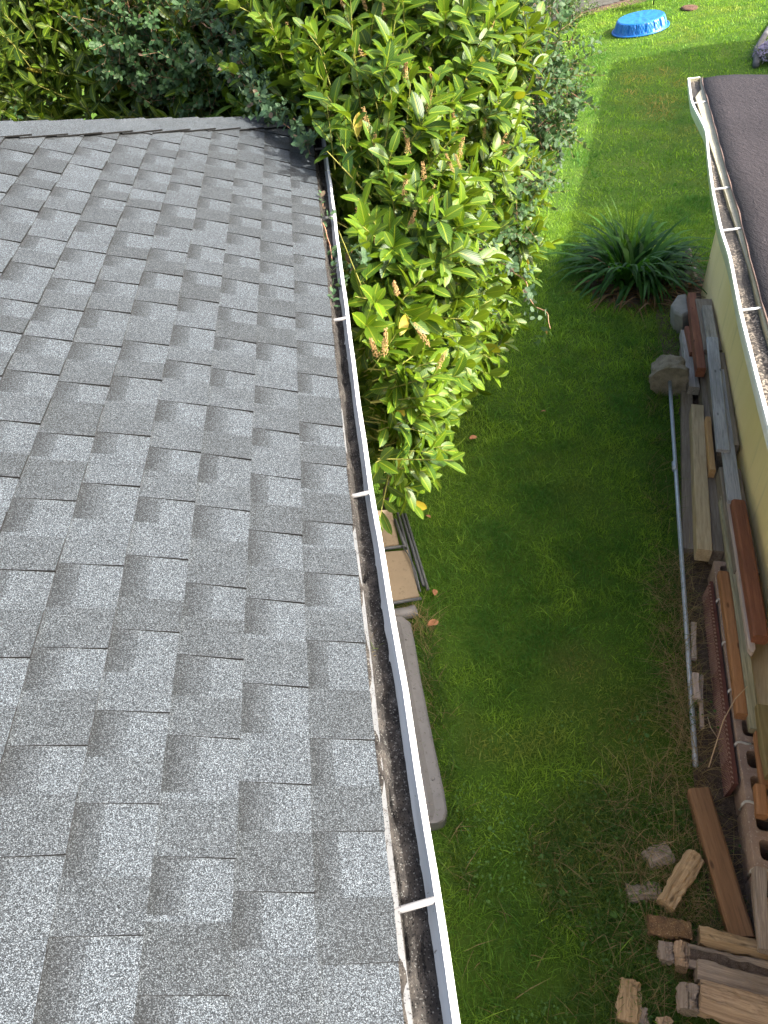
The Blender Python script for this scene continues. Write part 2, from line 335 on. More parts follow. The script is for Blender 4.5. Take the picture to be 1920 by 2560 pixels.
# ------------------------------------------------------------------ the house we look down on
XE, ZE, YC, S = -.047, HC-1.45, 5.24, .362   # eave line, eave height, far corner, roof slope
house = empty('house', (XE-.5, 1, 0), 'grey shingled hip roof house with a white gutter along its eave', 'house')
def hp(o): o.location = (-(XE-.5), -1, 0); return o       # parts are modelled in world coordinates
ca = math.cos(math.atan(S)); sa = math.sin(math.atan(S))
def roof_pt(s, y, lift): return (XE-s*ca-lift*sa*-1, y, ZE+s*sa+lift*ca)
V = []; F = []; UVf = []; tone = []; pu = []; pv = []; edge = []
def quad(a, b_, c, d, uv, t, p, q, e=0):
    k = len(V); V.extend((a, b_, c, d)); F.append((k, k+1, k+2, k+3)); UVf.append(uv); tone.append(t); pu.append(p); pv.append(q); edge.append(e)
EXP = .142
r = random.Random(11)
for c in range(27):
    s0 = c*EXP; s1 = s0+EXP+.02                     # butt edge downslope, top tucked under next course
    yend = YC-(s0+EXP)*ca                                 # hip at 45 degrees in plan
    y = -3.2-((c*.086+r.uniform(-.03, .03)) % .24); raised = False; sag = 0
    while y < yend:
        L = r.choice([.09, .105, .12, .15]) if raised else r.uniform(.095, .135)
        y2 = min(y+L, yend+.02); h0 = (.0125 if raised else .0065)+r.uniform(-.0008, .0008); h1 = .002
        t = r.choice([.75, .5, .35, .2, .1]) if raised else r.choice([1., .9, .8])
        hasp = (not raised) and r.random() < .97
        p = r.choice([.9, 1.3, 1.3, 1.3]) if hasp else -1; q = r.choice([.42, .48, .54, .6]) if hasp else -1
        ns = max(1, int((y2-y)/.06)); zz = 0
        for i in range(ns):
            ya = y+(y2-y)*i/ns; yb = y+(y2-y)*(i+1)/ns
            wa = .0022*math.sin(ya*9+c*2.1)+.0015*math.sin(ya*23+c); wb = .0022*math.sin(yb*9+c*2.1)+.0015*math.sin(yb*23+c)
            ua, ub = 1-i/ns, 1-(i+1)/ns                # u = 0 at the far end of the tab
            sk = .004*math.sin(c*5.3)
            A = roof_pt(s0+wa*.5, ya+sk, h0+abs(wa)*.3); B = roof_pt(s0+wb*.5, yb+sk, h0+abs(wb)*.3)
            Cc = roof_pt(s1, yb-sk, h1); D = roof_pt(s1, ya-sk, h1)
            sp = (s1-s0)/EXP
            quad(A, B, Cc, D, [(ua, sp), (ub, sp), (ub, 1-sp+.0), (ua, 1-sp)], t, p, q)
            quad(roof_pt(s0+wa*.5, ya+sk, -.004), roof_pt(s0+wb*.5, yb+sk, -.004), B, A, [(0,0)]*4, .2, -1, -1, .8)
        # end faces of the tab (near and far)
        for ye in (y, y2):
            quad(roof_pt(s0, ye+sk, -.002), roof_pt(s0, ye+sk, h0), roof_pt(s1, ye-sk, h1), roof_pt(s1, ye-sk, -.004), [(0,0)]*4, .1, -1, -1, 1)
        y = y2; raised = not raised
me = pmesh('roof_shingles', V, F)
u = me.uv_layers.new(name='UVMap')
u.data.foreach_set('uv', np.array([c for f in UVf for c in f], np.float32).ravel())
for nm, arr in (('tone', tone), ('pu', pu), ('pv', pv), ('edge', edge)):
    a = me.attributes.new(nm, 'FLOAT', 'FACE'); a.data.foreach_set('value', np.array(arr, np.float32))
rs = hp(link('roof_shingles', me, house, M['shingle']))
# roof body under the shingles (all four slopes), far slope seen past the hip as an edge only
RW = 3.6
b = MB(); zr = ZE-.012+RW*S
e = [(XE-.004, -3.2), (XE-.004, YC-.01), (XE-2*RW, YC-.01), (XE-2*RW, -3.2)]
rp = [(XE-RW, -3.2, zr), (XE-RW, YC-RW, zr)]
k = [(x, y, ZE-.012) for x, y in e]+rp
b.v = list(k); b.f = [(0, 1, 5, 4), (1, 2, 5), (2, 3, 4, 5), (3, 0, 4), (0, 3, 2, 1)]
me = pmesh('roof_deck', b.v, b.f)
hp(link('roof_deck', me, house, M['roofB']))
# hip caps
V0 = len(V); V.clear(); F.clear(); UVf.clear(); tone.clear(); pu.clear(); pv.clear(); edge.clear()
hd = Vector((-1, -1, S)).normalized(); 
cap_s = .0; i = 0
n1 = Vector((S, 0, 1)).normalized(); n2 = Vector((0, S, 1)).normalized(); up = (n1+n2).normalized()
d1 = (n1.cross(hd)).normalized(); d1 = d1 if d1.y < 0 else -d1      # down the near slope, away from the hip
d2 = (n2.cross(hd)).normalized(); d2 = d2 if d2.x < 0 else -d2
P0 = Vector((XE-.01, YC-.01, ZE+.008))
while cap_s < RW*1.41*1.05:
    a0 = P0+hd*(cap_s-.004*r.random()); a1 = P0+hd*(cap_s+.235)
    t = r.choice([.55, .65, .75]); wd = .16+r.uniform(-.006, .006)
    l0 = .016+r.uniform(0, .004); l1 = .009
    for dd, nn, sgn in ((d1, n1, 1), (d2, n2, -1)):
        prof = [(0, .0), (.03, -.0012), (.08, -.002), (wd, -.001)]
        for (s_a, z_a), (s_b, z_b) in zip(prof, prof[1:]):
            for k0, k1 in ((0, .5), (.5, 1)):
                def pt(s_, k_, z_): return a0.lerp(a1, k_)+dd*s_+nn*(l0+(l1-l0)*k_+z_+ (.004*(1-k_) if s_ == wd else 0))
                q4 = [pt(s_a, k0, z_a), pt(s_b, k0, z_b), pt(s_b, k1, z_b), pt(s_a, k1, z_a)]
                quad(*[tuple(p) for p in q4], [(0,0)]*4, t, -1, -1)
                if k0 == 0:
                    lo = [q4[0], q4[1], q4[1]-nn*.007, q4[0]-nn*.007]; quad(*[tuple(p) for p in lo], [(0,0)]*4, 0, -1, -1, 1)
            if s_b == wd:
                e0, e1 = pt(wd, 0, z_b), pt(wd, 1, z_b); quad(tuple(e0), tuple(e1), tuple(e1-nn*.006), tuple(e0-nn*.007), [(0,0)]*4, 0, -1, -1, 1)
    cap_s += .178
me = pmesh('hip_caps', V, F)
u = me.uv_layers.new(name='UVMap')
for nm, arr in (('tone', tone), ('pu', pu), ('pv', pv), ('edge', edge)):
    a = me.attributes.new(nm, 'FLOAT', 'FACE'); a.data.foreach_set('value', np.array(arr, np.float32))
hp(link('hip_caps', me, house, M['shingle']))
# walls, soffit, fascia
b = MB(); b.box(XE-6.8, -3, 0, XE-.46, YC-.45, ZE-.17); hp(b.build('wall', M['housewall'], house))
b = MB(); b.box(XE-7.1, -3.1, ZE-.165, XE-.085, YC-.06, ZE-.15); hp(b.build('soffit', M['soffit'], house))
b = MB(); b.box(XE-.082, -3.1, ZE-.2, XE-.06, YC-.02, ZE-.014); hp(b.build('fascia', M['white'], house))
# drip edge flange
def fl(y): return float(np.interp(y, [.4, 1.2, 2.], [.0145, .011, .006]))
ys = np.linspace(-1, YC-.02, 60); b = MB()
for y in ys:
    wv = .0012*math.sin(y*7)
    b.v += [(XE-.03, y, ZE-.010), (XE+fl(y)+wv, y, ZE-.018), (XE+fl(y)+.0005+wv, y, ZE-.032)]
for i in range(len(ys)-1):
    for k in (0, 1): b.f.append((i*3+k, i*3+k+1, i*3+k+4, i*3+k+3))
hp(link('drip_edge', pmesh('drip_edge', b.v, b.f, False), house, M['flange']))
# gutter: an ogee trough with a folded outer lip
def gx_(y):   # outer edge wanders a little along its run
    return .0012*math.sin(y*5.1)+.0008*math.sin(y*13.7+1)+float(np.interp(y, [-1, .5, .95, 1.63, 2.66, 3.66, 5.3], [.05, .046, .043, .026, .026, .031, .035]))
prof_in = [(-.118, -.028), (-.118, -.125), (-.055, -.13), (-.045, -.10), (-.032, -.072), (-.016, -.052), (-.0125, -.026)]
prof_lip = [(-.0125, -.026), (-.0128, -.0215), (-.0005, -.0215), (0, -.0235), (0, -.036)]
prof_out = [(0, -.036), (-.006, -.05), (-.022, -.075), (-.036, -.105), (-.047, -.134), (-.118, -.134)]
ys = np.linspace(-1.2, YC+.02, 64)
def sweep(name, prof, mat, parent, smooth=False):
    b = MB(); n = len(prof)
    for y in ys:
        for (x, z) in prof: b.v.append((gx_(y)+x, y, ZE+z+.0015*math.sin(y*2.3)))
    for i in range(len(ys)-1):
        for k in range(n-1): b.f.append((i*n+k, i*n+k+1, (i+1)*n+k+1, (i+1)*n+k))
    return link(name, pmesh(name, b.v, b.f, smooth), parent, mat)
gut = hp(sweep('gutter', prof_in, M['gutter'], house, True))
sweep('gutter_lip', prof_lip, M['white'], gut); sweep('gutter_face', prof_out, M['white'], gut, True)
for y in (.50, 1.64, 2.68, 3.69, 4.72):
    b = MB(); x1 = gx_(y)-.006
    b.tube([(XE-.06, y-.012, ZE-.021), (XE+.02, y-.006, ZE-.0235), (x1, y+.004, ZE-.026)], .0068, 10)
    b.build('gutter_spike', M['ferrule'], gut, True)
b = MB(); b.box(gx_(YC)-.118, YC+.012, ZE-.134, gx_(YC), YC+.016, ZE-.022); b.build('gutter_end', M['white'], gut)
# sludge lying in the gutter
ny, nx = 620, 22; yy = np.linspace(-.6, 5.22, ny); tt = np.linspace(0, 1, nx)
Y, T = np.meshgrid(yy, tt, indexing='ij'); G = np.array([gx_(y) for y in yy])[:, None]
X = (XE-.004)+(G-.025-(XE-.004))*T
nzk = 1-T**2; edge_n = (vnoise(Y, X*0, .09, 3)-.5)*.6+(vnoise(Y, X*0, .03, 4)-.5)*.4
Zs = ZE-.068+.024*np.clip(1.05-T*2.3+edge_n*.9, 0, 1.6)+.012*(vnoise(X*2, Y, .055, 5)-.5)+.009*(vnoise(X*1.4, Y, .021, 6)-.5)+.005*(vnoise(X, Y, .008, 16)-.5)+.012*(vnoise(X*0, Y, .23, 17)-.5)
Zs = Zs*nzk+(ZE-.066)*(1-nzk); Zs += .052*np.clip(.33+.16*np.clip((Y-1.0)/.9, 0, 1)+.34*(vnoise(X*0, Y, .16, 12)-.5)+.18*(vnoise(X*0, Y, .045, 13)-.5)-T+edge_n*.25, 0, .3)/.3
Zs -= .018*nzk*np.clip(1-np.abs(vnoise(X*3, Y, .1, 8)-.5)*14, 0, 1)
Zs = np.minimum(Zs, ZE-.012)
V = np.stack([X, Y, Zs], -1).reshape(-1, 3); idx = np.arange(ny*nx).reshape(ny, nx)
F = np.stack([idx[:-1, :-1], idx[:-1, 1:], idx[1:, 1:], idx[1:, :-1]], -1).reshape(-1, 4)
dirt = link('gutter_debris', nmesh('gutter_debris', V, F, True), None, M['debris'])
tag(dirt, 'dark rotted leaf sludge and granules lying in the white gutter', 'debris', kind='stuff')

# grit: loose granules on drip edge and gutter lip
vs = []; fs = []
def bead(p, r_):
    k = len(vs); x, y, z = p
    vs.extend([(x+r_, y, z), (x-r_, y, z), (x, y+r_, z), (x, y-r_, z), (x, y, z+r_*.8), (x, y, z-r_*.3)])
    fs.extend([(k, k+2, k+4), (k+2, k+1, k+4), (k+1, k+3, k+4), (k+3, k, k+4), (k+2, k, k+5), (k+1, k+2, k+5), (k+3, k+1, k+5), (k, k+3, k+5)])
for i in range(1500):
    y = r.uniform(.2, 4.2); s_ = r.random()**1.5
    bead((XE+.017-.014*s_, y, ZE-.0165+.002*s_), r.uniform(.0005, .0012))
for i in range(260):
    y = r.gauss(.66, .035); bead((gx_(y)-r.uniform(0, .012), y, ZE-.021), r.uniform(.0009, .0019))
me = pmesh('loose_granules', vs, fs); tag(link('loose_granules', me, None, M['debris']), 'scattered dark roof granules on the white gutter lip and flange', 'grit', kind='stuff')

# ------------------------------------------------------------------ neighbour's low shed with cream wall
GD = Vector((.313, .95, 0)).normalized(); GP = Vector((.95, -.313, 0)).normalized()   # along / across
garage = empty('shed', (xw(3)+1.8, 3, 0), 'low cream walled shed with flat brown roof and bent white gutter', 'shed')
def gpart(o): o.location = (-(xw(3)+1.8), -3, 0); return o
gout = [(3.96,8.72),(3.788, 8.194),(3.528, 7.482),(3.333, 6.68),(3.1, 6.09),(2.861, 5.453),(2.623, 4.76),(2.527, 4.414),(2.277, 3.707),(2.013, 2.883),(1.951, 2.683),(1.2,.3),(.6,-1.6)][1:]
redge = [(3.82, 7.94),(3.779, 7.86),(3.541, 7.13),(3.306, 6.426),(2.954, 5.386),(2.796, 4.887),(2.537, 4.143),(2.32, 3.493),(1.3,.32),(.66,-1.7)]
ZG = HC-2.25; gout = [(x*2.25/2.3, y*2.25/2.3) for x, y in gout]; ZR = HC-2.22
def rz_(x, y): return ZR+.03*((Vector((x, y, 0))-Vector((3.82, 7.94, 0))).dot(GP))
# roof sheet: grid between the eave edge and the ridge side
rows = []; U = 26; ed = np.array(redge)
tpar = np.concatenate([[0], np.cumsum(np.hypot(*np.diff(ed, axis=0).T))]); tl = np.linspace(0, tpar[-1], 60)
ex = np.interp(tl, tpar, ed[:, 0]); ey = np.interp(tl, tpar, ed[:, 1])
b = MB(); nu = U+1
for i in range(60):
    for j in range(nu):
        s_ = 3.7*j/U
        dy = 0.
        if i == 0: dy = -.05*math.exp(-s_*9)
        x = ex[i]+GP.x*s_+GD.x*dy; y = ey[i]+GP.y*s_+GD.y*dy
        z = rz_(x, y)+.012*math.sin(x*3+y*1.3)*min(1, s_*2)+.006*math.sin(x*7-y*5)*min(1, s_*3)
        if j == 0: z -= .004+.004*math.sin(i*1.7)
        b.v.append((x, y, z))
nv = len(b.v)
for i in range(59):
    for j in range(U): b.f.append((i*nu+j, i*nu+j+1, (i+1)*nu+j+1, (i+1)*nu+j))
# thickness skirt
for (ia, ib) in [((i*nu), ((i+1)*nu)) for i in range(59)]+[(j+1, j) for j in range(U)]:
    k = len(b.v); (xa, ya, za), (xb, yb, zb) = b.v[ia], b.v[ib]; b.v += [(xa, ya, za-.02), (xb, yb, zb-.02)]; b.f.append((ia, ib, k+1, k))
rf = gpart(link('roof', pmesh('roof', b.v, b.f, True), garage, M['rollroof']))
b = MB(); b.tube([(x-.004, y, rz_(x, y)-.012+.004*math.sin(i*2.1)) for i, (x, y) in enumerate(zip(ex, ey))], .006, 6); b.build('roof_edge', M['copper'], rf)
def offs(pl, d): return [(x+GP.x*d, y+GP.y*d) for x, y in pl]
def ribbon(name, sections, mat, parent, smooth=False):
    b = MB(); n = len(sections[0])
    for s_ in sections: b.v += s_
    for i in range(len(sections)-1):
        for k in range(n-1): b.f.append((i*n+k, i*n+k+1, (i+1)*n+k+1, (i+1)*n+k))
    return link(name, pmesh(name, b.v, b.f, smooth), parent, mat)
gp_ = np.array(gout); tp = np.concatenate([[0], np.cumsum(np.hypot(*np.diff(gp_, axis=0).T))]); tl2 = np.linspace(0, tp[-1], 120)
def smooth1(a):
    k = np.array([1, 2, 3, 2, 1])/9.; p = np.pad(a, 2, mode='edge'); o = np.convolve(p, k, 'valid'); o[0] = a[0]; return o
ox = smooth1(np.interp(tl2, tp, gp_[:, 0])); oy = smooth1(np.interp(tl2, tp, gp_[:, 1]))
# straight back of the trough follows the roof edge
bx = []; 
for x, y in zip(ox, oy):
    t_ = np.interp(y, ed[::-1, 1], ed[::-1, 0]) if y < 7.94 else 3.82+(y-7.94)*.33
    bx.append(t_-.016)
bx = np.array(bx); by = oy-.01
sec_in = []; sec_lip = []; sec_back = []; sec_fas = []
for x, y, xb, yb in zip(ox, oy, bx, by):
    xb = max(xb, x+.05)
    sec_in.append([(x+.018, y, ZG-.006), (x+.022, y, ZG-.03), (x+.032, y, ZG-.06), (x+.04, y, ZG-.095), (xb-.006, yb, ZG-.095), (xb, yb, ZG-.085)])
    sec_lip.append([(x+.018, y, ZG-.006), (x+.018, y, ZG), (x, y, ZG), (x-.002, y, ZG-.02), (x+.006, y, ZG-.055), (x+.02, y, ZG-.11), (xb+.01, yb, ZG-.112)])
    sec_back.append([(xb, yb, ZG-.085), (xb-.003, yb, ZG-.005), (xb+.006, yb, ZG+.004)])
    if yb < 7.92: sec_fas.append([(xb+.005, yb, ZG+.0), (xb+.010, yb, ZG+.010), (xb+.026, yb, ZG+.022)])
gg = gpart(ribbon('gutter', sec_lip, M['white'], garage)); ribbon('trough', sec_in, M['creamtrim'], gg, True)
gpart(ribbon('gutter_back', sec_back, M['creamtrim'], garage)); gpart(ribbon('drip_flashing', sec_fas, M['brownfascia'], garage))
b = MB(); b.v = [(ox[0], oy[0], ZG), (bx[0], by[0], ZG), (bx[0], by[0], ZG-.1), (ox[0]+.03, oy[0], ZG-.1)]+[(ox[0], oy[0]+.006, ZG), (bx[0], by[0]+.006, ZG), (bx[0], by[0]+.006, ZG-.1), (ox[0]+.03, oy[0]+.006, ZG-.1)]
b.f = [(0,1,2,3),(4,7,6,5),(0,4,5,1),(1,5,6,2),(2,6,7,3),(3,7,4,0)]; b.build('end_cap', M['creamtrim'], gg)
b = MB(); b.box(ox[0]-.002, oy[0]-.002, ZG-.001, bx[0], oy[0]+.009, ZG+.005); b.build('end_cap_rim', M['white'], gg)
for x, y in ((3.45, 7.28), (2.80, 5.33), (2.568, 4.66), (2.23, 3.65), (1.75, 2.15)):
    b = MB(); b.tube([(x+.004, y, ZG-.004), (x+.08, y-.006, ZG-.002), (x+.165, y-.012, ZG+.002)], .0075, 8); b.build('gutter_spike', M['white'], gg, True)
# walls: end of the wall stands back under the roof
far = Vector((4.03, 7.4, 0)); near = far-GD*10.5; depth = 3.3
b = MB(); b.prism([(near.x, near.y), (far.x, far.y), (far.x+GP.x*depth, far.y+GP.y*depth), (near.x+GP.x*depth, near.y+GP.y*depth)], 0, ZR-.03)
gpart(b.build('wall', M['creamwall'], garage))
b = MB()
for k in (0,): 
    p = far+GD*.42; 
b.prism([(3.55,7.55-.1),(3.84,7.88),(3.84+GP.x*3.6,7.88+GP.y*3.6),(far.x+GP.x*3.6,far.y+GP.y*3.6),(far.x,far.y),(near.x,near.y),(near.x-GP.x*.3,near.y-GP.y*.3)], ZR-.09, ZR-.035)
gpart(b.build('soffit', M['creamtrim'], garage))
for s_ in (.25, 3.3):
    p = Vector((3.82, 7.94, 0))-GD*.22+GP*s_; b = MB(); b.box(p.x-.045, p.y-.045, 0, p.x+.045, p.y+.045, ZR-.09)
    gpart(b.build('post', M['creamtrim'], garage)) if s_ > 1 else None
# granule sludge in the bent gutter
nx = 10; V = []
for i in range(0, 120):
    for j in range(nx):
        t_ = j/(nx-1); x = ox[i]+.026+(max(bx[i], ox[i]+.05)-.004-ox[i]-.026)*t_
        V.append((x, oy[i], ZG-.026+.007*math.sin(i*.31)+.010*(random.random()-.5)))
V = np.array(V); idx = np.arange(len(V)).reshape(-1, nx); F = np.stack([idx[:-1, :-1], idx[:-1, 1:], idx[1:, 1:], idx[1:, :-1]], -1).reshape(-1, 4)
def mat_grit():
    m = NT('wet_gutter_grit', .8, .3); co = m.coord(); v = m.n('ShaderNodeTexVoronoi'); v.inputs['Scale'].default_value = 90; m.l(co, v.inputs['Vector'])
    sp = m.n('ShaderNodeSeparateColor'); m.l(v.outputs['Color'], sp.inputs[0])
    col = m.ramp(sp.outputs[0], [(0, (.015,.0125,.01)), (.6, (.06,.05,.04)), (1, (.22,.19,.15))])
    dk = m.noise(m.coord((1, 1, 1)), 1.3, 3, .5); col = m.mix(m.ramp(dk, [(.5, (0,0,0)), (.62, (.85,.85,.85))]), col, (.02,.018,.016))
    m.base(col); m.bump(sp.outputs[1], .8, .008); return m.m
tag(link('gutter_grit', nmesh('gutter_grit', V, F, True), None, mat_grit()), 'wet brown granules and leaf bits lying in the bent shed gutter', 'debris', kind='stuff')

# tall neighbouring house, just outside the picture; it throws the far shade on the lawn
hb = empty('tall_house', (11.5, 10, 0), 'tall grey neighbouring house with a gable roof standing behind the shed', 'house')
def bp(o): o.location = (-11.5, -10, 0); return o
nb = Vector((11.37, 14.5, 5.0)); bd = Vector((.380, .925, 0)).normalized(); bq = Vector((.95, -.313, 0))
A = nb; B = nb-bd*9.0
b = MB(); ov = .3
q4 = [(A-bd*ov+bq*ov), (A-bd*ov+bq*6.7), (B+bd*ov+bq*6.7), (B+bd*ov+bq*ov)]
b.prism([(p.x, p.y) for p in q4], 0, 4.9); bp(b.build('wall', M['housewall'], hb))
b = MB(); R0, R1 = A+bq*3.5+Vector((0,0,1.75)), B+bq*3.5+Vector((0,0,1.75)); A2, B2 = A+bq*7, B+bq*7
b.v = [tuple(p) for p in (A, R0, A2, B, R1, B2)]+[tuple(p-Vector((0,0,.15))) for p in (A, A2, B, B2)]
b.f = [(0,1,4,3), (1,2,5,4), (0,6,7,2,1), (3,4,5,9,8), (6,8,9,7), (0,3,8,6), (2,7,9,5)]; bp(b.build('roof', M['roofB'], hb))

# ------------------------------------------------------------------ timber pile, blocks, firewood
def up(x, y, z, z0=.1): k = (HC-z)/(HC-z0); return (x*k, y*k, z)
def frame(p0, p1, roll=0):
    p0, p1 = Vector(p0), Vector(p1); X = (p1-p0).normalized(); Y = Vector((0, 0, 1)).cross(X).normalized(); Z = X.cross(Y)
    Rr = Matrix.Rotation(roll, 3, X); Y = Rr @ Y; Z = Rr @ Z
    return Matrix(((X.x, Y.x, Z.x, p0.x), (X.y, Y.y, Z.y, p0.y), (X.z, Y.z, Z.z, p0.z), (0, 0, 0, 1)))
def bar(name, label, cat, far, near, w, zt, th, mat, group=None, point=(0, 0), zn=None, seed=0, ch=.005, jit=.0015, split=False, roll=0):
    """a board or log: profile swept from its far end to its near end, top face at height zt"""
    rr = random.Random(seed+91); zn = zt if zn is None else zn
    A = (far[0], far[1], zt-th/2); Bp = (near[0], near[1], zn-th/2); L = (Vector(Bp)-Vector(A)).length
    if split:
        n = rr.choice([5, 6, 6, 7]); prof = []
        hs = [(-.5, .30), (-.22, .5), (.30, .47), (.5, .22), (.42, -.3), (.0, -.5), (-.44, -.28)]
        prof = [(y*w*(1+rr.uniform(-.08, .08)), z*th*(1+rr.uniform(-.15, .15))) for y, z in hs[::-1]]
        p2 = []
        for i, (y, z) in enumerate(prof):           # extra points so that split faces can be rough
            y2, z2 = prof[(i+1) % len(prof)]; p2 += [(y, z), ((2*y+y2)/3, (2*z+z2)/3), ((y+2*y2)/3, (z+2*z2)/3)]
        prof = p2; jit = max(jit, .0085); ns = 16
    else:
        hw, hh = w/2, th/2; c = ch
        prof = [(-hw+c, hh), (-hw, hh-c), (-hw, -hh+c), (-hw+c, -hh), (hw-c, -hh), (hw, -hh+c), (hw, hh-c), (hw-c, hh)]; ns = 9
    v = []; f = []; m = len(prof); b1, b2 = rr.uniform(-.004, .004), rr.uniform(-.003, .003)
    ph = [rr.uniform(0, 6) for _ in prof]; am = [rr.uniform(.2, 1) for _ in prof]
    for i in range(ns):
        t = i/(ns-1); x = t*L
        for k, (y, z) in enumerate(prof):
            s = 1
            if i == 0 and point[0]: s = 1-point[0]
            if i == ns-1 and point[1]: s = 1-point[1]
            dx = rr.uniform(-.004, .004) if i in (0, ns-1) and split else 0
            wv = jit*(am[k]*math.sin(ph[k]+t*5)+rr.uniform(-.6, .6))
            if i == 1 and point[0]: x = w*.7
            if i == ns-2 and point[1]: x = L-w*.7
            v.append((x+dx, y*s+b1*math.sin(t*3.1)+wv, z+b2*math.sin(t*3.1)+wv*.7))
    for i in range(ns-1):
        for k in range(m): f.append((i*m+k, i*m+(k+1) % m, (i+1)*m+(k+1) % m, (i+1)*m+k))
    f.append(tuple(range(m))); f.append(tuple((ns-1)*m+k for k in range(m))[::-1])
    me = pmesh(name, v, f); bm = bmesh.new(); bm.from_mesh(me); bmesh.ops.recalc_face_normals(bm, faces=bm.faces); bm.to_mesh(me); bm.free()
    o = link(name, me, None, mat); o.matrix_world = frame(A, Bp, roll); return tag(o, label, cat, group)
G1 = 'old boards stacked along the cream shed wall'
def board(label, far, near, w, zt, th, kind, **k): return bar('board', label, 'board', far, near, w, zt, th, W[kind], G1, **k)
board('red brown board at the far end of the stack, by the grey stone', (3.674,6.931), (3.213,5.579), .078, .30, .10, 'red', seed=1)
board('short red brown offcut with a dark end under the far red board', (3.461,6.462), (3.328,5.993), .058, .20, .06, 'red', seed=2)
board('pale silver grey board beside the round concrete footing', (3.457,6.474), (3.147,5.505), .10, .15, .09, 'grey', seed=3, jit=.003)
board('long dark weathered sleeper lowest in the stack along the lawn edge', (3.41,6.32), (2.359,3.635), .10, .07, .07, 'brown', seed=4)
board('long tan treated beam with many round knots and a split at its near end', (3.030,5.175), (2.388,3.495), .104, .20, .12, 'tan', seed=5)
board('dull grey brown plank lying right of the knotty tan beam', (3.338,5.733), (2.495,3.492), .078, .17, .15, 'brown', seed=6)
board('short greenish grey board between red board and blue grey board', (3.478,6.196), (3.266,5.624), .078, .26, .05, 'olive', seed=7)
board('dark silver board at the far end, with its end under the blue grey board', (3.661,6.549), (3.44,5.88), .093, .36, .04, 'grey', seed=8)
board('long blue grey weathered board on top of the stack against the cream wall', (3.442,5.925), (2.848,4.332), .100, .39, .03, 'blue', seed=9)
board('grey board running on from under the blue grey board to the reddish beam', (3.30,5.45), (2.705,3.79), .100, .358, .035, 'blue', seed=10)
board('small bright orange offcut standing alone on the dull grey plank', (3.005,4.918), (2.763,4.257), .044, .26, .09, 'newpine', seed=11)
board('greenish grey picket with a clipped far end, beside the pinkish stake', (2.702,3.944), (2.062,2.049), .060, .27, .05, 'olive', seed=12, point=(.5, 0))
board('slim pinkish grey stake with a pointed near end', (2.694,3.849), (2.253,2.522), .043, .32, .045, 'lilac', seed=13, point=(.4, .75))
board('thick reddish cedar beam on top of the stack, nearest to the cream wall', (2.708,3.759), (2.317,2.580), .092, .40, .09, 'red', seed=14, ch=.014)
board('orange brown beam lying on the hollow blocks left of the greenish picket', (2.393,3.223), (2.037,2.155), .066, .27, .07, 'orange', seed=15, ch=.010)
board('wide tan plank with small knots under the pinkish stake tip', (2.46,2.78), (2.159,2.186), .13, .22, .03, 'tan', seed=16)
board('yellow green cut end of a board leaning at the right picture edge', (2.099,2.110), (1.96,1.70), .08, .42, .06, 'yellow', seed=17, ch=.008)
board('narrow orange batten across the open block cores', (2.059,2.016), (1.951,1.708), .045, .30, .05, 'orange', seed=18)
board('short golden brown block of wood resting over a block core', (1.905,1.70), (1.842,1.542), .056, .34, .06, 'orange', seed=19, ch=.008)
board('short rotten tan stick beside the pipe, partly in dry grass', (2.127,2.984), (2.013,2.701), .033, .06, .03, 'lilac', seed=20, jit=.004)
board('short weathered stub of wood just right of the pipe', (1.968,2.574), (1.901,2.396), .040, .09, .05, 'lilac', seed=21, jit=.003)
board('thin pinkish lath at the foot of the ribbed maroon panel', (2.015,2.580), (1.871,2.220), .025, .05, .03, 'lilac', seed=22)
board('broken grey split stick standing beside the last hollow block', (1.745,1.32), (1.60,.96), .055, .26, .06, 'splitgrey' , seed=23, jit=.004)
board('old timber hidden under the far boards of the stack', (3.72,6.75), (3.42,5.82), .16, .318, .30, 'brown', seed=24)
board('old timber hidden under the long blue grey board', (3.40,5.72), (2.95,4.42), .14, .355, .34, 'brown', seed=25)
board('old timber hidden under the reddish cedar beam', (2.86,4.2), (2.52,3.16), .16, .308, .29, 'brown', seed=26)
# rusty beam lying free at the front
bar('timber_beam', 'heavy rust brown beam lying on the grass in front of the hollow blocks', 'beam', (1.668,1.812), (1.573,1.056), .118, .14, .12, W['beam'], seed=30, ch=.012, roll=.12)
# hollow blocks, two cores each, standing in a row
def rounded(cx, cy, hx, hy, rad, n=5):
    p = []
    for sx_, sy_, a0 in ((1,1,0), (-1,1,90), (-1,-1,180), (1,-1,270)):
        for i in range(n):
            a = math.radians(a0+90*i/(n-1)); p.append((cx+sx_*(hx-rad)+rad*math.cos(a), cy+sy_*(hy-rad)+rad*math.sin(a)))
    return p
def hollow_block():
    L, Wb, H = .35, .20, .195; cu = bpy.data.curves.new('hollow_block', 'CURVE'); cu.dimensions = '2D'; cu.fill_mode = 'BOTH'; cu.extrude = H/2; cu.bevel_depth = .004
    for pl in (rounded(0, 0, L/2-.004, Wb/2-.004, .008), rounded(-.079, 0, .057, .064, .028), rounded(.079, 0, .057, .064, .028)):
        s = cu.splines.new('POLY'); s.points.add(len(pl)-1); s.use_cyclic_u = True
        for q, (x, y) in zip(s.points, pl): q.co = (x, y, 0, 1)
    t = bpy.data.objects.new('tmp', cu); C.objects.link(t); dg = bpy.context.evaluated_depsgraph_get()
    me = bpy.data.meshes.new_from_object(t.evaluated_get(dg)); bpy.data.objects.remove(t); me.name = 'hollow_block'; return me
hbm = hollow_block(); hbm.materials.clear(); hbm.materials.append(M['block'])
mb = MB(); mb.tube([(0,0,0),(0,.05,.004),(0,.10,.0),(.003,.16,.003),(0,.19,0)], .007, 6); 
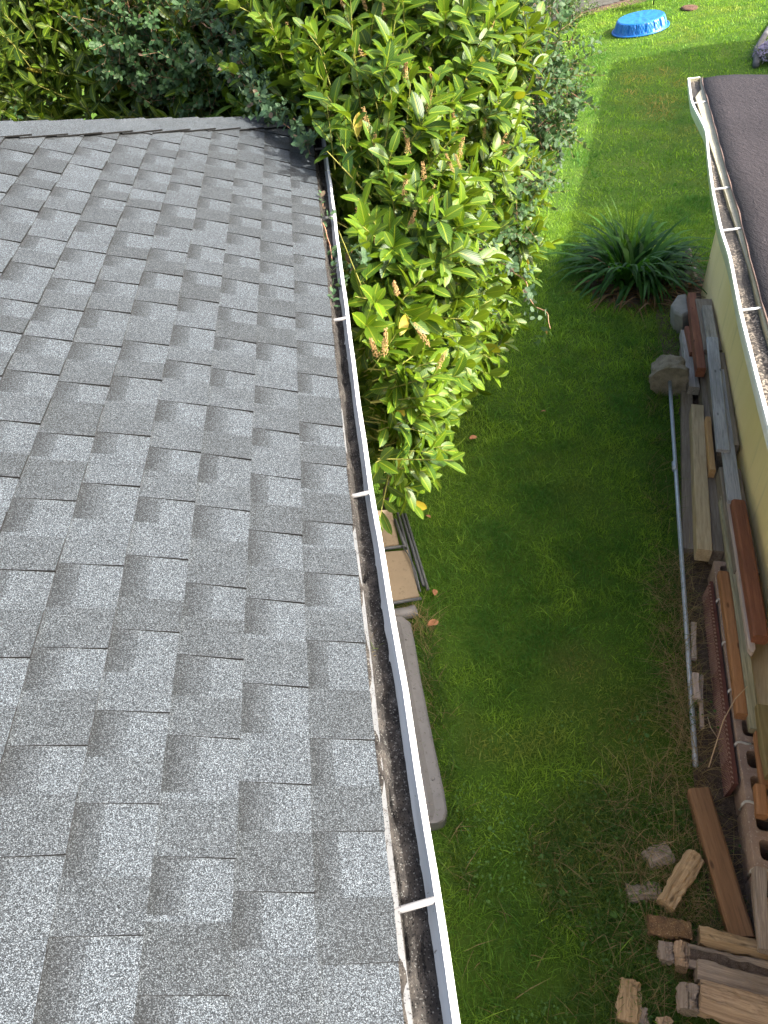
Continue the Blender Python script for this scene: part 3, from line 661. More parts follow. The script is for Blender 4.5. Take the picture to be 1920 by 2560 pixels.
p0, p1 = Vector((2.40, 3.385, 0)), Vector((1.60, .915, 0)); bdv = (p1-p0).normalized(); bn = Vector((-bdv.y, bdv.x, 0)); bn = bn if bn.x > 0 else -bn
nB = 7; names = ['farthest hollow block, mostly under the boards', 'second hollow block from the far end, under the orange brown beam', 'third hollow block from the far end, ribbed panel beside it', 'hollow block below the end of the greenish picket', 'hollow block with the golden wood resting on it', 'hollow block beside the middle of the rusty beam', 'nearest hollow block, by the near end of the rusty beam']
for i in range(nB):
    c = p0+bdv*(.359*i+.175)+bn*.102; t = bpy.data.objects.new('hollow_block', hbm); C.objects.link(t)
    t.location = (c.x, c.y, .1); t.rotation_euler = (random.uniform(-.01,.01), random.uniform(-.01,.01), math.atan2(bdv.y, bdv.x)+random.uniform(-.02, .02))
    tag(t, names[i], 'block', 'hollow blocks in a row under the boards')
    b = MB(); q = p0+bdv*.359*(i+1); b.tube([(0,0,0), (.02,.003,.004), (.05,-.003,.003), (.075,.002,0)], .008, 6); b.tube([(0,.0,.0),(-.006,0,-.04),(-.004,0,-.10)], .007, 6)
    mo = b.build('mortar', M['mortar'], t, True)
    mo.matrix_parent_inverse = t.matrix_basis.inverted(); mo.matrix_basis = Matrix.Translation((q.x, q.y, .198)) @ Matrix.Rotation(math.atan2(bn.y, bn.x), 4, 'Z')
# ribbed maroon strip standing against the blocks
pa, pb = Vector((2.318, 3.22, 0)), Vector((1.848, 1.79, 0)); Lp = (pb-pa).length
v = []; f = []; nl, nh = 400, 22
for i in range(nl):
    for j in range(nh):
        x = i/(nl-1)*Lp; z = j/(nh-1)*.175
        if z < .135: g = (x*1.0+z*.9)/.030
        else: g = (x*1.0-(z-.135)*.9+.12)/.030
        d = abs((g % 1)-.5)*2; hgt = .004*min(1, max(0, (d-.62)*4))
        if abs(z-.135) < .006: hgt = 0
        v.append((x, z, .020+hgt))
for i in range(nl-1):
    for j in range(nh-1): f.append((i*nh+j, (i+1)*nh+j, (i+1)*nh+j+1, i*nh+j+1))
k = len(v); v += [(0,0,0),(Lp,0,0),(Lp,.175,0),(0,.175,0)]; ix = [0, (nl-1)*nh, nl*nh-1, nh-1]
f += [(k,k+3,k+2,k+1)]+[(ix[a], k+a, k+(a+1) % 4, ix[(a+1) % 4]) for a in range(4)]
rp_ = link('ribbed_panel', pmesh('ribbed_panel', v, f), None, M['ribbed']); rp_.data.materials.append(M['ribdust'])
for p in rp_.data.polygons:
    if len(p.vertices) == 4 and sum(v[i][2] for i in p.vertices)/4 > .0214 and max(p.vertices) < k: p.material_index = 1
X = (pb-pa).normalized(); Yv = Vector((.10*bn.x, .10*bn.y, 1)).normalized(); Zv = X.cross(Yv)
if Zv.x > 0: Zv = -Zv
rp_.matrix_world = Matrix(((X.x, Yv.x, Zv.x, pa.x), (X.y, Yv.y, Zv.y, pa.y), (X.z, Yv.z, Zv.z, .004), (0,0,0,1)))
tag(rp_, 'maroon panel with diagonal ribs standing on edge against the hollow blocks', 'panel')
# firewood
G2 = 'split firewood thrown down by the blocks'
def wood(label, a, b_, w, zt, th, kind, seed, **k):
    return bar('firewood', label, 'firewood', a, b_, w, zt, th, W.get(kind) or M[kind], G2, seed=seed, split=True, **k)
wood('small grey log half sunk in the long grass, left of the rusty beam', (1.26,1.50), (1.40,1.53), .10, .07, .08, 'splitgrey', 41)
wood('large tan split log slanting across dry grass beside the rusty beam', (1.515,1.472), (1.265,1.252), .088, .13, .10, 'splittan', 42, roll=.1)
wood('dark log almost buried in grass behind the large tan log', (1.11,1.36), (1.28,1.345), .08, .05, .06, 'splitgrey', 43)
wood('short speckled log with a crumbled sawn face, lying left of the pile', (1.145,1.175), (1.335,1.118), .088, .15, .10, 'speckle', 44)
wood('farthest long split log of the pile, pale orange on its upper side', (1.365,1.095), (1.86,.905), .082, .16, .09, 'splittan', 45)
wood('long split log with rough dark bark along its middle', (1.275,1.015), (1.80,.82), .098, .17, .11, 'barkface', 46)
wood('smooth grey brown split log between the bark log and the front log', (1.285,.945), (1.78,.74), .10, .20, .12, 'splitgrey', 47)
wood('front split log with a big swirling knot, nearest in the pile', (1.250,.838), (1.72,.63), .142, .22, .13, 'split', 48)
wood('small brown split piece under the left end of the pile', (1.20,1.085), (1.172,1.005), .066, .13, .09, 'splitgrey', 49)
wood('small pale split piece standing next to the bark log', (1.268,1.07), (1.225,.965), .06, .16, .12, 'split', 50)
wood('square brown split piece left of the knotted front log', (1.225,.885), (1.185,.785), .092, .19, .13, 'splitgrey', 51)
wood('pale split log lying in the grass left of the pile', (.985,.955), (.915,.79), .095, .09, .08, 'splittan', 52)
wood('brown split log end at the bottom, left of the pile', (.995,.84), (.972,.72), .055, .08, .07, 'splitgrey', 53)
wood('lowest pale split log end peeping from under the grass', (1.08,.79), (1.065,.66), .065, .09, .07, 'split', 54)
wood('hidden log carrying the front logs of the pile', (1.42,1.02), (1.36,.80), .12, .10, .10, 'splitgrey', 55)
# bark covers the ridge of the bark log only
bl = [o for o in C.objects if o.get('label', '').startswith('long split log with rough')][0]; bl.data.materials.append(W['splitgrey'])
for p in bl.data.polygons: p.material_index = 0 if (p.index % 21) in (13,14,15) else 1

# steel pipe set in a round concrete footing
pf, pn = Vector((2.957, 5.62, .16)), Vector((1.74, 1.99, .022)); ax = (pf-pn).normalized()
post = empty('post', (2.98, 5.7, 0), 'pulled out galvanised pipe post with a round concrete footing lying on the lawn', 'post')
def rel(o, root): o.location = -root.location; return o
b = MB(); b.tube([pf, pn], .0165, 14); rel(b.build('pipe', M['pipe'], post, True), post)
b = MB(); cpl = Vector((2.575, 4.503, .118)); b.tube([cpl-ax*.05, cpl+ax*.05], .021, 14); rel(b.build('coupling', M['pipe'], post, True), post)
bm = bmesh.new(); bmesh.ops.create_icosphere(bm, subdivisions=5, radius=1)
for q in bm.verts:
    p = q.co.copy(); rad = math.hypot(p.x, p.y)
    zz = max(-1, min(1, p.z*1.6)); s = 1 if rad < 1e-6 else min(1.25, 1/max(rad, abs(zz)*.0+rad))
    # cylinder-like lump, wider collar at the pipe side
    a = math.atan2(p.y, p.x); nn = .04*math.sin(3*a+1)+.03*math.sin(5*a+2.2)
    rr_ = (min(1, rad*1.35))*(.150+.012*(zz < -.4))*(1+nn); z_ = zz*.125
    if zz < -.2: rr_ *= 1.06
    q.co = Vector((rr_*math.cos(a), rr_*math.sin(a), z_))
    nz = float(vnoise(q.co.x*1+q.co.z*.7+5, q.co.y*1+q.co.z+5, .04, 2)-.5)*.018+float(vnoise(q.co.x+q.co.z*1.3+5, q.co.y-q.co.z+5, .014, 5)-.5)*.009
    q.co *= 1+nz/.15
me = bpy.data.meshes.new('footing'); bm.to_mesh(me); bm.free(); me.shade_smooth()
ft = link('footing', me, post, M['concrete']); qf = ax.to_track_quat('Z', 'Y'); ft.rotation_euler = qf.to_euler(); ft.location = pf+ax*.115-post.location+Vector((0,0,-.005))
# grey stone at the far end of the boards
bm = bmesh.new(); pts = [(3.47,6.86),(3.64,7.08),(3.74,7.08),(3.60,6.66),(3.50,6.60),(3.45,6.70)]; cx_ = sum(p[0] for p in pts)/6; cy_ = sum(p[1] for p in pts)/6
for z, s in ((0, 1), (.13, 1.0), (.215, .93), (.235, .80)):
    for x, y in pts: bm.verts.new((cx_+(x-cx_)*s-cx_-(.04*z/.2), cy_+(y-cy_)*s-cy_, z))
bm.verts.ensure_lookup_table()
for i in range(3):
    for k in range(6): bm.faces.new([bm.verts[i*6+k], bm.verts[i*6+(k+1) % 6], bm.verts[(i+1)*6+(k+1) % 6], bm.verts[(i+1)*6+k]])
bm.faces.new([bm.verts[18+k] for k in range(6)]); bm.faces.new([bm.verts[5-k] for k in range(6)])
bmesh.ops.bevel(bm, geom=list(bm.edges), offset=.006, segments=1, affect='EDGES'); bmesh.ops.recalc_face_normals(bm, faces=bm.faces)
me = bpy.data.meshes.new('stone'); bm.to_mesh(me); bm.free()
st = link('stone', me, None, M['stone']); st.location = (cx_, cy_, 0); tag(st, 'angular grey stone leaning at the far end of the board stack', 'stone')
def pebble(name, loc, s, mat, label, cat, seed):
    bm = bmesh.new(); bmesh.ops.create_icosphere(bm, subdivisions=3, radius=1); rr = random.Random(seed)
    for q in bm.verts:
        k = 1+.25*(float(vnoise(q.co.x*2+9, q.co.y*2+q.co.z*3+9, 1, seed))-.5); q.co = Vector((q.co.x*s[0]*k, q.co.y*s[1]*k, max(-.4, q.co.z)*s[2]*k))
    me = bpy.data.meshes.new(name); bm.to_mesh(me); bm.free(); me.shade_smooth(); o = link(name, me, None, mat); o.location = loc; o.rotation_euler.z = rr.uniform(0, 3); return tag(o, label, cat)
pebble('stone', (4.02,7.72,.05), (.12,.08,.12), M['stone'], 'small pale stone at the shed corner behind the strap leaved plant', 'stone', 3)
pebble('stone', (4.06,7.95,.08), (.07,.06,.2), M['stone'], 'upright whitish stone at the foot of the shed corner', 'stone', 4)

# ------------------------------------------------------------------ things lying along the house side
tb = empty('lawn_chair', (.2, 3.7, 0), 'folded lawn chair with tan panels and a dark tube frame lying by the house', 'chair')
b = MB(); b.prism([(-.10,3.96),(.272,3.94),(.298,3.47),(-.10,3.44)], .11, .125); rel(b.build('seat_panel', M['tanpanel'], tb, bevel=.004), tb)
b = MB(); b.prism([(-.10,4.45),(.20,4.44),(.215,4.03),(-.10,4.03)], .085, .10); rel(b.build('back_panel', M['tanpanel'], tb, bevel=.004), tb)
b = MB(); b.tube([(-.12,3.985,.125),(.27,3.975,.13)], .012, 8); rel(b.build('cross_tube', M['greymetal'], tb, True), tb)
b = MB(); b.tube([(-.12,3.43,.12),(.31,3.45,.12)], .012, 8); rel(b.build('cross_tube', M['greymetal'], tb, True), tb)
for k_, (p, q) in enumerate((((.245,4.38,.10),(.30,3.55,.11)), ((.275,4.40,.09),(.345,3.6,.08)), ((.305,4.40,.06),(.375,3.58,.05)), ((.215,4.3,.11),(.255,3.98,.13)))):
    b = MB(); b.tube([p, q], .0125, 8); rel(b.build('frame_tube', M['greymetal'], tb, True), tb)
b = MB(); b.tube([(.235,3.97,.14),(.27,3.86,.15),(.30,3.7,.15),(.31,3.5,.135)], .006, 6); rel(b.build('strap', M['greymetal'], tb, True), tb)
b = MB(); b.tube([(-.1,3.385,.05),(.2,3.385,.055),(.26,3.40,.055)], .045, 10); rel(b.build('leg_roll', M['greypanel'], tb, True), tb)
# light grey plastic panel
sh = empty('plastic_panel', (.05, 2.5, 0), 'long light grey plastic panel with moulded dimples lying along the house', 'panel')
edge_y = [3.33,3.27,3.11,2.79,2.318,2.0,1.90,1.85,1.835]; edge_x = [.16,.205,.212,.213,.228,.241,.240,.218,.18]
V = []; 
for y, x in zip(edge_y, edge_x): V.append([(x,y,.0),(x,y,.085),(x-.012,y,.098),(x-.07,y,.102),(x-.10,y,.086),(-.34,y,.082),(-.34,y,0)])
ps = ribbon('panel_shell', V, M['greypanel'], sh); rel(ps, sh)
k = len(ps.data.vertices)
b = MB(); b.v = list(V[-1]); b.f = [tuple(range(7))]; rel(link('panel_end', pmesh('panel_end', b.v, b.f), sh, M['greypanel']), sh)
b = MB(); b.tube([(.085,2.3,.094),(.112,1.93,.094)], .006, 6); rel(b.build('moulded_rib', M['greypanel'], sh, True), sh)
for x, y in ((.157,3.122),(.162,2.726),(.170,2.49),(.187,2.091)):
    b = MB(); b.tube([(x,y,.097),(x,y,.105),(x,y,.111)], .013, 10, .004); rel(b.build('dimple', M['greypanel'], sh, True), sh)

# ------------------------------------------------------------------ leaves
def unit(a): return a/np.maximum(np.linalg.norm(a, axis=-1, keepdims=True), 1e-9)
US = np.array([0, .14, .38, .64, .86, 1.]); WS = np.array([.06, .55, .95, 1., .62, .03])
def leaf_mesh(name, P, D, Nn, L, Wd, col, curl, fold=.28):
    n = len(P); D = unit(D); Sd = unit(np.cross(D, Nn)); Nn = np.cross(Sd, D); st = len(US)
    V = np.empty((n, st, 3, 3)); uv = np.empty((n, st, 3, 2))
    for i, (u_, w_) in enumerate(zip(US, WS)):
        c = P+D*(u_*L)[:, None]-Nn*(curl*u_*u_*L)[:, None]
        for j, s in enumerate((-1, 0, 1)):
            V[:, i, j] = c+Sd*(s*w_*Wd*.5)[:, None]+Nn*(abs(s)*fold*w_*Wd*.5)[:, None]
            uv[:, i, j, 0] = u_; uv[:, i, j, 1] = .5+.5*s*max(w_, .2)
    V = V.reshape(-1, 3); uv = uv.reshape(-1, 2)
    q = []
    for i in range(st-1):
        for j in range(2): q.append((i*3+j, i*3+j+1, (i+1)*3+j+1, (i+1)*3+j))
    F = (np.array(q)[None]+(np.arange(n)*st*3)[:, None, None]).reshape(-1, 4)
    return nmesh(name, V, F, True, np.repeat(col, st*3, 0), uv)
def shoots(B, D, Ls, nl, L0, W0, rng, th0=75, th1=28, tipboost=0., curl=(.05, .3), pair=False):
    """leaves set along straight shoots; returns arrays for leaf_mesh"""
    P = []; DD = []; NN = []; LL = []; WW = []; TT = []; ID = []
    n = len(B); D = unit(D); a = np.tile([0., 0., 1.], (n, 1)); a[np.abs(D[:, 2]) > .95] = (1, 0, 0)
    U_ = unit(np.cross(D, a)); V_ = np.cross(D, U_); ph0 = rng.uniform(0, 6.28, n)
    for k in range(nl):
        t = (k+.4)/nl if not pair else (k//2+.5)/(nl/2); ang = ph0+(k*2.4 if not pair else (k % 2)*math.pi+(k//2)*1.57)+rng.normal(0, .25, n)
        th = np.radians(th0+(th1-th0)*t+rng.normal(0, 9, n))[:, None]; rad = U_*np.cos(ang)[:, None]+V_*np.sin(ang)[:, None]
        d = D*np.cos(th)+rad*np.sin(th); d[:, 2] -= .10*(1-t); d = unit(d)
        nn = D-d*np.sum(D*d, 1)[:, None]; nn[:, 2] += .35; nn += rng.normal(0, .18, (n, 3))
        P.append(B+D*(Ls*t)[:, None]); DD.append(d); NN.append(unit(nn)); sz = rng.uniform(.72, 1.08, n)*(1-.35*(t > .85))
        LL.append(L0*sz); WW.append(W0*sz*rng.uniform(.85, 1.12, n)); TT.append(np.full(n, t)); ID.append(np.arange(n))
    return [np.concatenate(x) for x in (P, DD, NN, LL, WW, TT, ID)]
def stems_mesh(name, B, D, Ls, r0, r1):
    n = len(B); D = unit(D); a = np.tile([0.3, 0.1, 1.], (n, 1)); U_ = unit(np.cross(D, a)); V_ = np.cross(D, U_); V = np.empty((n, 2, 4, 3))
    for i, (t, rr) in enumerate(((-.25, r0), (1, r1))):
        for k in range(4): V[:, i, k] = B+D*(Ls*t)[:, None]+(U_*math.cos(k*1.5708)+V_*math.sin(k*1.5708))*rr
    q = [(k, (k+1) % 4, 4+(k+1) % 4, 4+k) for k in range(4)]
    F = (np.array(q)[None]+(np.arange(n)*8)[:, None, None]).reshape(-1, 4); return nmesh(name, V.reshape(-1, 3), F, True)
def house_free(P, pad=.05):
    x, y, z = P.T; roofz = ZE+np.clip(np.minimum(XE-x, YC-y), 0, None)*S
    inside = (x < .06+pad) & (y < YC+.05) & (z < roofz+.06) & (z > -1)
    low = (x < .10+pad*.6) & (y < 4.15) & (z > ZE-.25)
    return ~(inside | low)
def sample_shell(ells, dens, rng, p=2., rmin=.8, rmax=1.04, ymaxk=.75, seed=0, cl=.30):
    B = []; N = []
    for (c, r_) in ells:
        c = np.array(c); r_ = np.array(r_); area = 4*math.pi*((r_[0]*r_[1])**1.6/3+(r_[0]*r_[2])**1.6/3+(r_[1]*r_[2])**1.6/3)**(1/1.6); n = int(area*dens)
        d = unit(rng.normal(size=(n, 3))); k = (np.abs(d)**p).sum(1)**(-1/p); q = d*k[:, None]
        nr = unit(np.sign(q)*np.abs(q)**(p-1)/r_); s = rng.uniform(rmin, rmax, n)
        bump = .82+.34*vnoise(q[:, 0]*r_[0]+q[:, 1]*r_[1]*.6+40, q[:, 2]*r_[2]+q[:, 1]*r_[1]*.5+40, .42, seed+3)
        P = c+q*r_*(s*bump)[:, None]; clump = vnoise(q[:, 0]*r_[0]+q[:, 1]*r_[1]*.7+20, q[:, 2]*r_[2]-q[:, 1]*r_[1]*.5+20, .24, seed+9); ok = (clump > cl)|(rng.random(n) < .35); ok &= (P[:, 2] > .15) & (q[:, 1] < ymaxk)
        for (c2, r2) in ells:
            if tuple(c) == tuple(c2): continue
            ok &= (np.abs((P-np.array(c2))/np.array(r2))**p).sum(1) > .5
        B.append(P[ok]); N.append(nr[ok])
    B = np.concatenate(B); N = np.concatenate(N); ok = house_free(B); return B[ok], N[ok]
LE = [((.52,6.1,2.2),(.92,1.4,2.1)), ((.30,4.75,2.0),(.48,1.05,1.2)), ((.05,3.8,1.8),(.28,.78,.8)), ((-.06,2.62,1.75),(.12,.52,.4))]
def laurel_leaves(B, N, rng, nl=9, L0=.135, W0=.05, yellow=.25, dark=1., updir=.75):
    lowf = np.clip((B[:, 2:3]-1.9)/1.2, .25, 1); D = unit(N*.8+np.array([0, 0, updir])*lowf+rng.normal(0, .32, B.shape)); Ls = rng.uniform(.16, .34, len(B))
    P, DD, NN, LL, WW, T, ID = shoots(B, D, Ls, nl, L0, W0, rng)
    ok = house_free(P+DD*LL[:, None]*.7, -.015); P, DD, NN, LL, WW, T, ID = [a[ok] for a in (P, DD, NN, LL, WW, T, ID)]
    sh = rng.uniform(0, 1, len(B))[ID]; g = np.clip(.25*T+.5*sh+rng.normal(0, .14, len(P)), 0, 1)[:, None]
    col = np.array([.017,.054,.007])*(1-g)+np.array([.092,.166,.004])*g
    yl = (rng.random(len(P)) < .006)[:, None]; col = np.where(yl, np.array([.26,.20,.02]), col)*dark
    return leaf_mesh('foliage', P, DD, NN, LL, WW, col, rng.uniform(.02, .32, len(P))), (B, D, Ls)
def laurel(name, label, ells, dens, root_at, inner, p=2., seed=0, **kw):
    rng = np.random.default_rng(seed); root = empty(name, root_at, label, 'shrub')
    B, N = sample_shell(ells, dens, rng, p, seed=seed, cl=.2 if p == 2 else .1)
    Bi, Ni = sample_shell(ells, inner, rng, p, .45, .8, seed=seed+1, cl=0.); B = np.concatenate([B, Bi]); N = np.concatenate([N, Ni])
    me, (b_, d_, l_) = laurel_leaves(B, N, rng, **kw); rel(link('foliage', me, root, M['laurel']), root)
    rel(link('stems', stems_mesh('stems', b_, d_, l_, .0045, .0022), root, M['twig']), root)
    return root
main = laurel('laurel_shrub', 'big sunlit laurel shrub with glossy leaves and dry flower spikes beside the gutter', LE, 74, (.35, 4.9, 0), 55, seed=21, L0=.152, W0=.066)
for (x0, y0, x1, y1, z1, rr_) in ((.35,5.6,.5,6.0,3.4,.05),(.3,4.6,.45,4.8,2.7,.04),(.15,4.5,.2,4.1,2.1,.03),(.3,5.2,.1,5.0,3.0,.035),(.5,5.9,.9,6.3,3.3,.04)):
    b = MB(); b.tube([(x0, y0, 0), ((x0*2+x1)/3+.05, (2*y0+y1)/3, z1*.4), (x1, y1, z1)], rr_, 8, rr_*.4); rel(b.build('trunk', M['bark'], main, True), main)
# dry flower spikes
def spike_mesh(seed):
    rr = random.Random(seed); vs.clear(); fs.clear(); L = rr.uniform(.09, .13)
    for i in range(110):
        t = rr.random(); rad = .012*(1-.55*t)*(.8+.4*rr.random()); a = rr.uniform(0, 6.28); bead((rad*math.cos(a), rad*math.sin(a), .015+t*L), rr.uniform(.0026, .0046))
    for i in range(30): bead((0, 0, i/30*(L+.01)), .0035)
    return pmesh('flower_spike', vs, fs)
sm = [spike_mesh(i) for i in range(4)]
for m_ in sm: m_.materials.append(M['spike'])
SP = [[-0.09,5.27,3.22],[.01,5.18,3.32],[-.16,5.46,3.32],[-.08,5.21,3.15],[-.01,5.11,3.15],[.02,5.1,3.17],[.32,4.57,3.21],[.26,4.18,3.03],[.5,4.6,3.21],[.49,4.48,3.19],[.23,4.52,3.16],[.68,4.72,3.1],[.81,4.85,3.05],[.58,4.31,3.08],[1.09,5.03,3.01],[1.04,5.06,3.2],[.67,4.94,3.41],[.75,4.36,2.94],[1.01,4.89,2.71],[.73,4.19,2.85],[1.09,4.94,2.58],[1.14,4.99,2.55],[.69,4.11,2.82],[.74,4.17,2.81],[.52,3.91,2.75],[.43,4.06,2.95],[.46,4.07,2.95],[.26,4.1,2.96],[.18,3.89,2.6],[.21,3.86,2.58],[.27,3.85,2.61],[.48,3.76,2.45],[.51,3.76,2.42],[.08,4.54,3.04],[-.05,4.74,2.87],[-.08,5.07,2.73],[.39,3.92,2.78],[.51,3.96,2.82],[.06,3.91,2.4],[.28,3.36,2.54],[.4,3.14,2.37],[.14,3.06,2.4],[.17,3.04,2.41],[.4,3.83,2.65],[.68,3.9,2.52],[.42,3.07,2.28],[.35,4.97,3.44],[.23,5.04,3.45],[.46,4.91,3.38],[.25,4.94,3.26]]
rr = random.Random(5)
for i, p in enumerate(SP):
    o = bpy.data.objects.new('flower_spike', sm[i % 4]); C.objects.link(o); o.parent = main
    q = Vector(p); dir_ = (Vector((0, -.2, HC))-q).normalized(); q = q+dir_*.10   # stands clear of the leaves, towards the light
    o.location = q-main.location; o.rotation_euler = (rr.uniform(-.5, .5), rr.uniform(-.5, .5), rr.uniform(0, 6)); s = rr.uniform(.65, 1.25); o.scale = (s, s, s)
# the hedge past the hip; its shade is put into darker leaf colour
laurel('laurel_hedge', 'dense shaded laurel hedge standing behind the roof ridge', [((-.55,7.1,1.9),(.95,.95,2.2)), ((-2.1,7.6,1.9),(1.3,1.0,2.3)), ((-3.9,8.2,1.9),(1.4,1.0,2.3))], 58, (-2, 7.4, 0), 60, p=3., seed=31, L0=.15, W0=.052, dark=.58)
# honeysuckle
def vine(label, ells, dens, root_at, seed=0, path=None, inner=0, L0=.056, W0=.032):
    rng = np.random.default_rng(seed); root = empty('honeysuckle_vine', root_at, label, 'vine', 'honeysuckle climbing through the laurels')
    if ells:
        B, N = sample_shell(ells, dens, rng, 2., .55, 1.12, 1.1, seed=seed)
    else: B = np.zeros((0, 3)); N = np.zeros((0, 3))
    if path is not None:
        pp = np.array(path); t = np.linspace(0, len(pp)-1, 40*(len(pp)-1)); q = np.stack([np.interp(t, np.arange(len(pp)), pp[:, k]) for k in range(3)], -1)
        q += np.stack([vnoise(t*1.0, t*0+k, .35, seed+k)-.5 for k in range(3)], -1)*.06
        b = MB(); b.tube([tuple(a) for a in q[::3]], .004, 5, .002); rel(b.build('stem', M['vinestem'], root, True), root)
        return root, q, rng
    D = unit(N*.6+np.array([.15, -.1, .25])+rng.normal(0, .5, B.shape)); Ls = rng.uniform(.10, .26, len(B))
    P, DD, NN, LL, WW, T, ID = shoots(B, D, Ls, 10, L0, W0, rng, 70, 45, pair=True)
    ok = house_free(P, -.03); P, DD, NN, LL, WW, T, ID = [a[ok] for a in (P, DD, NN, LL, WW, T, ID)]
    g = np.clip(rng.normal(.5, .25, len(P)), 0, 1)[:, None]; col = np.array([.017,.052,.015])*(1-g)+np.array([.040,.088,.024])*g
    br = (rng.random(len(P)) < .025*(T > .7))[:, None]; col = np.where(br, np.array([.16,.10,.08]), col)
    rel(link('foliage', leaf_mesh('foliage', P, DD, NN, LL, WW, col, rng.uniform(-.05, .3, len(P)), .15), root, M['vine']), root)
    rel(link('stem', stems_mesh('stem', B, D, Ls, .0018, .0009), root, M['vinestem']), root); return root
vine('large honeysuckle mass with blue green leaves overhanging the lawn', [((1.42,6.9,2.45),(.66,.95,1.05)), ((1.06,5.6,2.1),(.36,.75,.62)), ((.72,4.95,2.0),(.24,.5,.5)), ((1.72,6.3,2.45),(.30,.35,.32))], 150, (1.5, 6.3, 0), 41)
vine('honeysuckle strands in the shaded hedge at the far left', [((-2.9,6.75,2.4),(.35,.2,.7)), ((-2.45,6.62,2.3),(.3,.15,.4))], 150, (-2.7, 6.7, 0), 42)
vine('honeysuckle strands in the shaded hedge above the middle of the ridge', [((-1.2,6.3,3.15),(.35,.2,.4)), ((-.8,6.1,3.1),(.35,.2,.4))], 150, (-1.0, 6.2, 0), 43)
def strand(label, path, seed, n=16, sc=1.):
    root, q, rng = vine(label, None, 0, tuple(path[0][:2])+(0,), seed, path)
    idx = np.linspace(4, len(q)-1, n).astype(int); B = q[idx]; D = np.gradient(q, axis=0)[idx]; D = unit(unit(D)*.4+rng.normal(0, .5, B.shape)+np.array([0, 0, .4]))
    Ls = rng.uniform(.05, .13, n)*sc; P, DD, NN, LL, WW, T, ID = shoots(B, D, Ls, 10, .046*sc, .026*sc, rng, 70, 45, pair=True)
    g = np.clip(rng.normal(.5, .25, len(P)), 0, 1)[:, None]; col = np.array([.026,.062,.028])*(1-g)+np.array([.055,.105,.045])*g
    col = np.where((rng.random(len(P)) < .1)[:, None], np.array([.10,.065,.045]), col)
    rel(link('foliage', leaf_mesh('foliage', P, DD, NN, LL, WW, col, rng.uniform(-.05, .3, len(P)), .15), root, M['vine']), root)
strand('honeysuckle shoot trailing from the hedge down over the roof corner', [(-.75,5.85,3.15),(-.52,5.35,3.12),(-.35,4.95,3.08),(-.22,4.62,3.02),(-.06,4.33,2.94)], 51, 46, 1.15)
strand('second leafy honeysuckle shoot above the roof corner', [(-.72,6.0,3.35),(-.45,5.55,3.25),(-.35,5.15,3.12),(-.30,4.85,3.04)], 52, 30, 1.1)
strand('lone reddish honeysuckle shoot hanging out over the shaded lawn', [(.72,4.3,2.38),(.88,4.2,2.33),(1.02,4.06,2.25),(1.10,3.82,2.16),(1.13,3.6,2.1)], 53, 13, 1.05)
strand('honeysuckle shoot climbing next to the white gutter', [(.12,4.0,2.1),(.13,3.75,2.5),(.12,3.55,2.62)], 54, 16, 1.1)
strand('honeysuckle spray in the middle of the sunlit laurel', [(.35,4.4,2.8),(.55,4.4,2.95),(.75,4.5,2.98)], 55, 24, 1.1)
strand('honeysuckle spray low in the laurel near the lone shoot', [(.35,3.9,2.6),(.55,3.95,2.66),(.8,4.1,2.5)], 56, 16, 1.1)
strand('thin honeysuckle runner creeping along the roof edge in the gutter', [(-.04,3.95,2.80),(-.035,3.4,2.80),(-.035,3.05,2.80),(-.03,2.85,2.80)], 57, 9, .75)

# ------------------------------------------------------------------ strap leaved plant
def straps(name, n, c, rad, Lr, wr, col_a, col_b, spread, rng, mat, parent, st=8, droop=1.6):
    a = rng.uniform(0, 6.28, n); rr = rad*np.sqrt(rng.random(n)); px = c[0]+rr*np.cos(a); py = c[1]+rr*np.sin(a); a2 = a+rng.normal(0, .6, n)
    L = rng.uniform(*Lr, n); Wd = rng.uniform(*wr, n); el = np.radians(90-rng.uniform(*spread, n)); V = np.empty((n, st, 2, 3))
    x = np.zeros(n); z = np.zeros(n)+c[2]; e = el.copy(); dl = L/(st-1); dr = rng.uniform(.5, 1.2, n)*droop
    for i in range(st):
        t = i/(st-1); w_ = Wd*(.75+.6*t if t < .4 else 1)*max(.04, (1-t**3))*.5
        for j, s in enumerate((-1, 1)):
            V[:, i, j, 0] = px+x*np.cos(a2)-s*w_*np.sin(a2); V[:, i, j, 1] = py+x*np.sin(a2)+s*w_*np.cos(a2); V[:, i, j, 2] = np.maximum(z, .01)
        x += dl*np.cos(e); z += dl*np.sin(e); e -= dr/(st-1)*(1+t)
    q = [(i*2, i*2+1, i*2+3, i*2+2) for i in range(st-1)]; F = (np.array(q)[None]+(np.arange(n)*st*2)[:, None, None]).reshape(-1, 4)
    g = rng.random(n)[:, None]; col = np.repeat(np.array(col_a)*(1-g)+np.array(col_b)*g, st*2, 0)
    return link(name, nmesh(name, V.reshape(-1, 3), F, True, col), parent, mat)
bd_ = MB(); bd_.prism([(3.45+(.62+.06*math.sin(3*a+1))*math.cos(a), 7.78+(.52+.05*math.sin(5*a))*math.sin(a)) for a in np.linspace(0, 6.28, 40)[:-1]], -.02, .008); tag(bd_.build('soil_bed', M['mulch']), kind='structure')
pr = np.random.default_rng(77); cl = empty('strap_leaf_plant', (3.45, 7.95, 0), 'big clump of arching dark green strap leaves by the shed corner', 'plant')
rel(straps('leaves', 210, (3.42, 8.0, 0), .30, (.6, 1.0), (.038, .058), (.012,.055,.008), (.060,.165,.022), (10, 60), pr, M['grass'], cl), cl)
rel(straps('young_leaves', 46, (3.52, 8.42, 0), .13, (.5, .8), (.016, .024), (.06,.14,.02), (.09,.19,.03), (2, 22), pr, M['grass'], cl, droop=.7), cl)
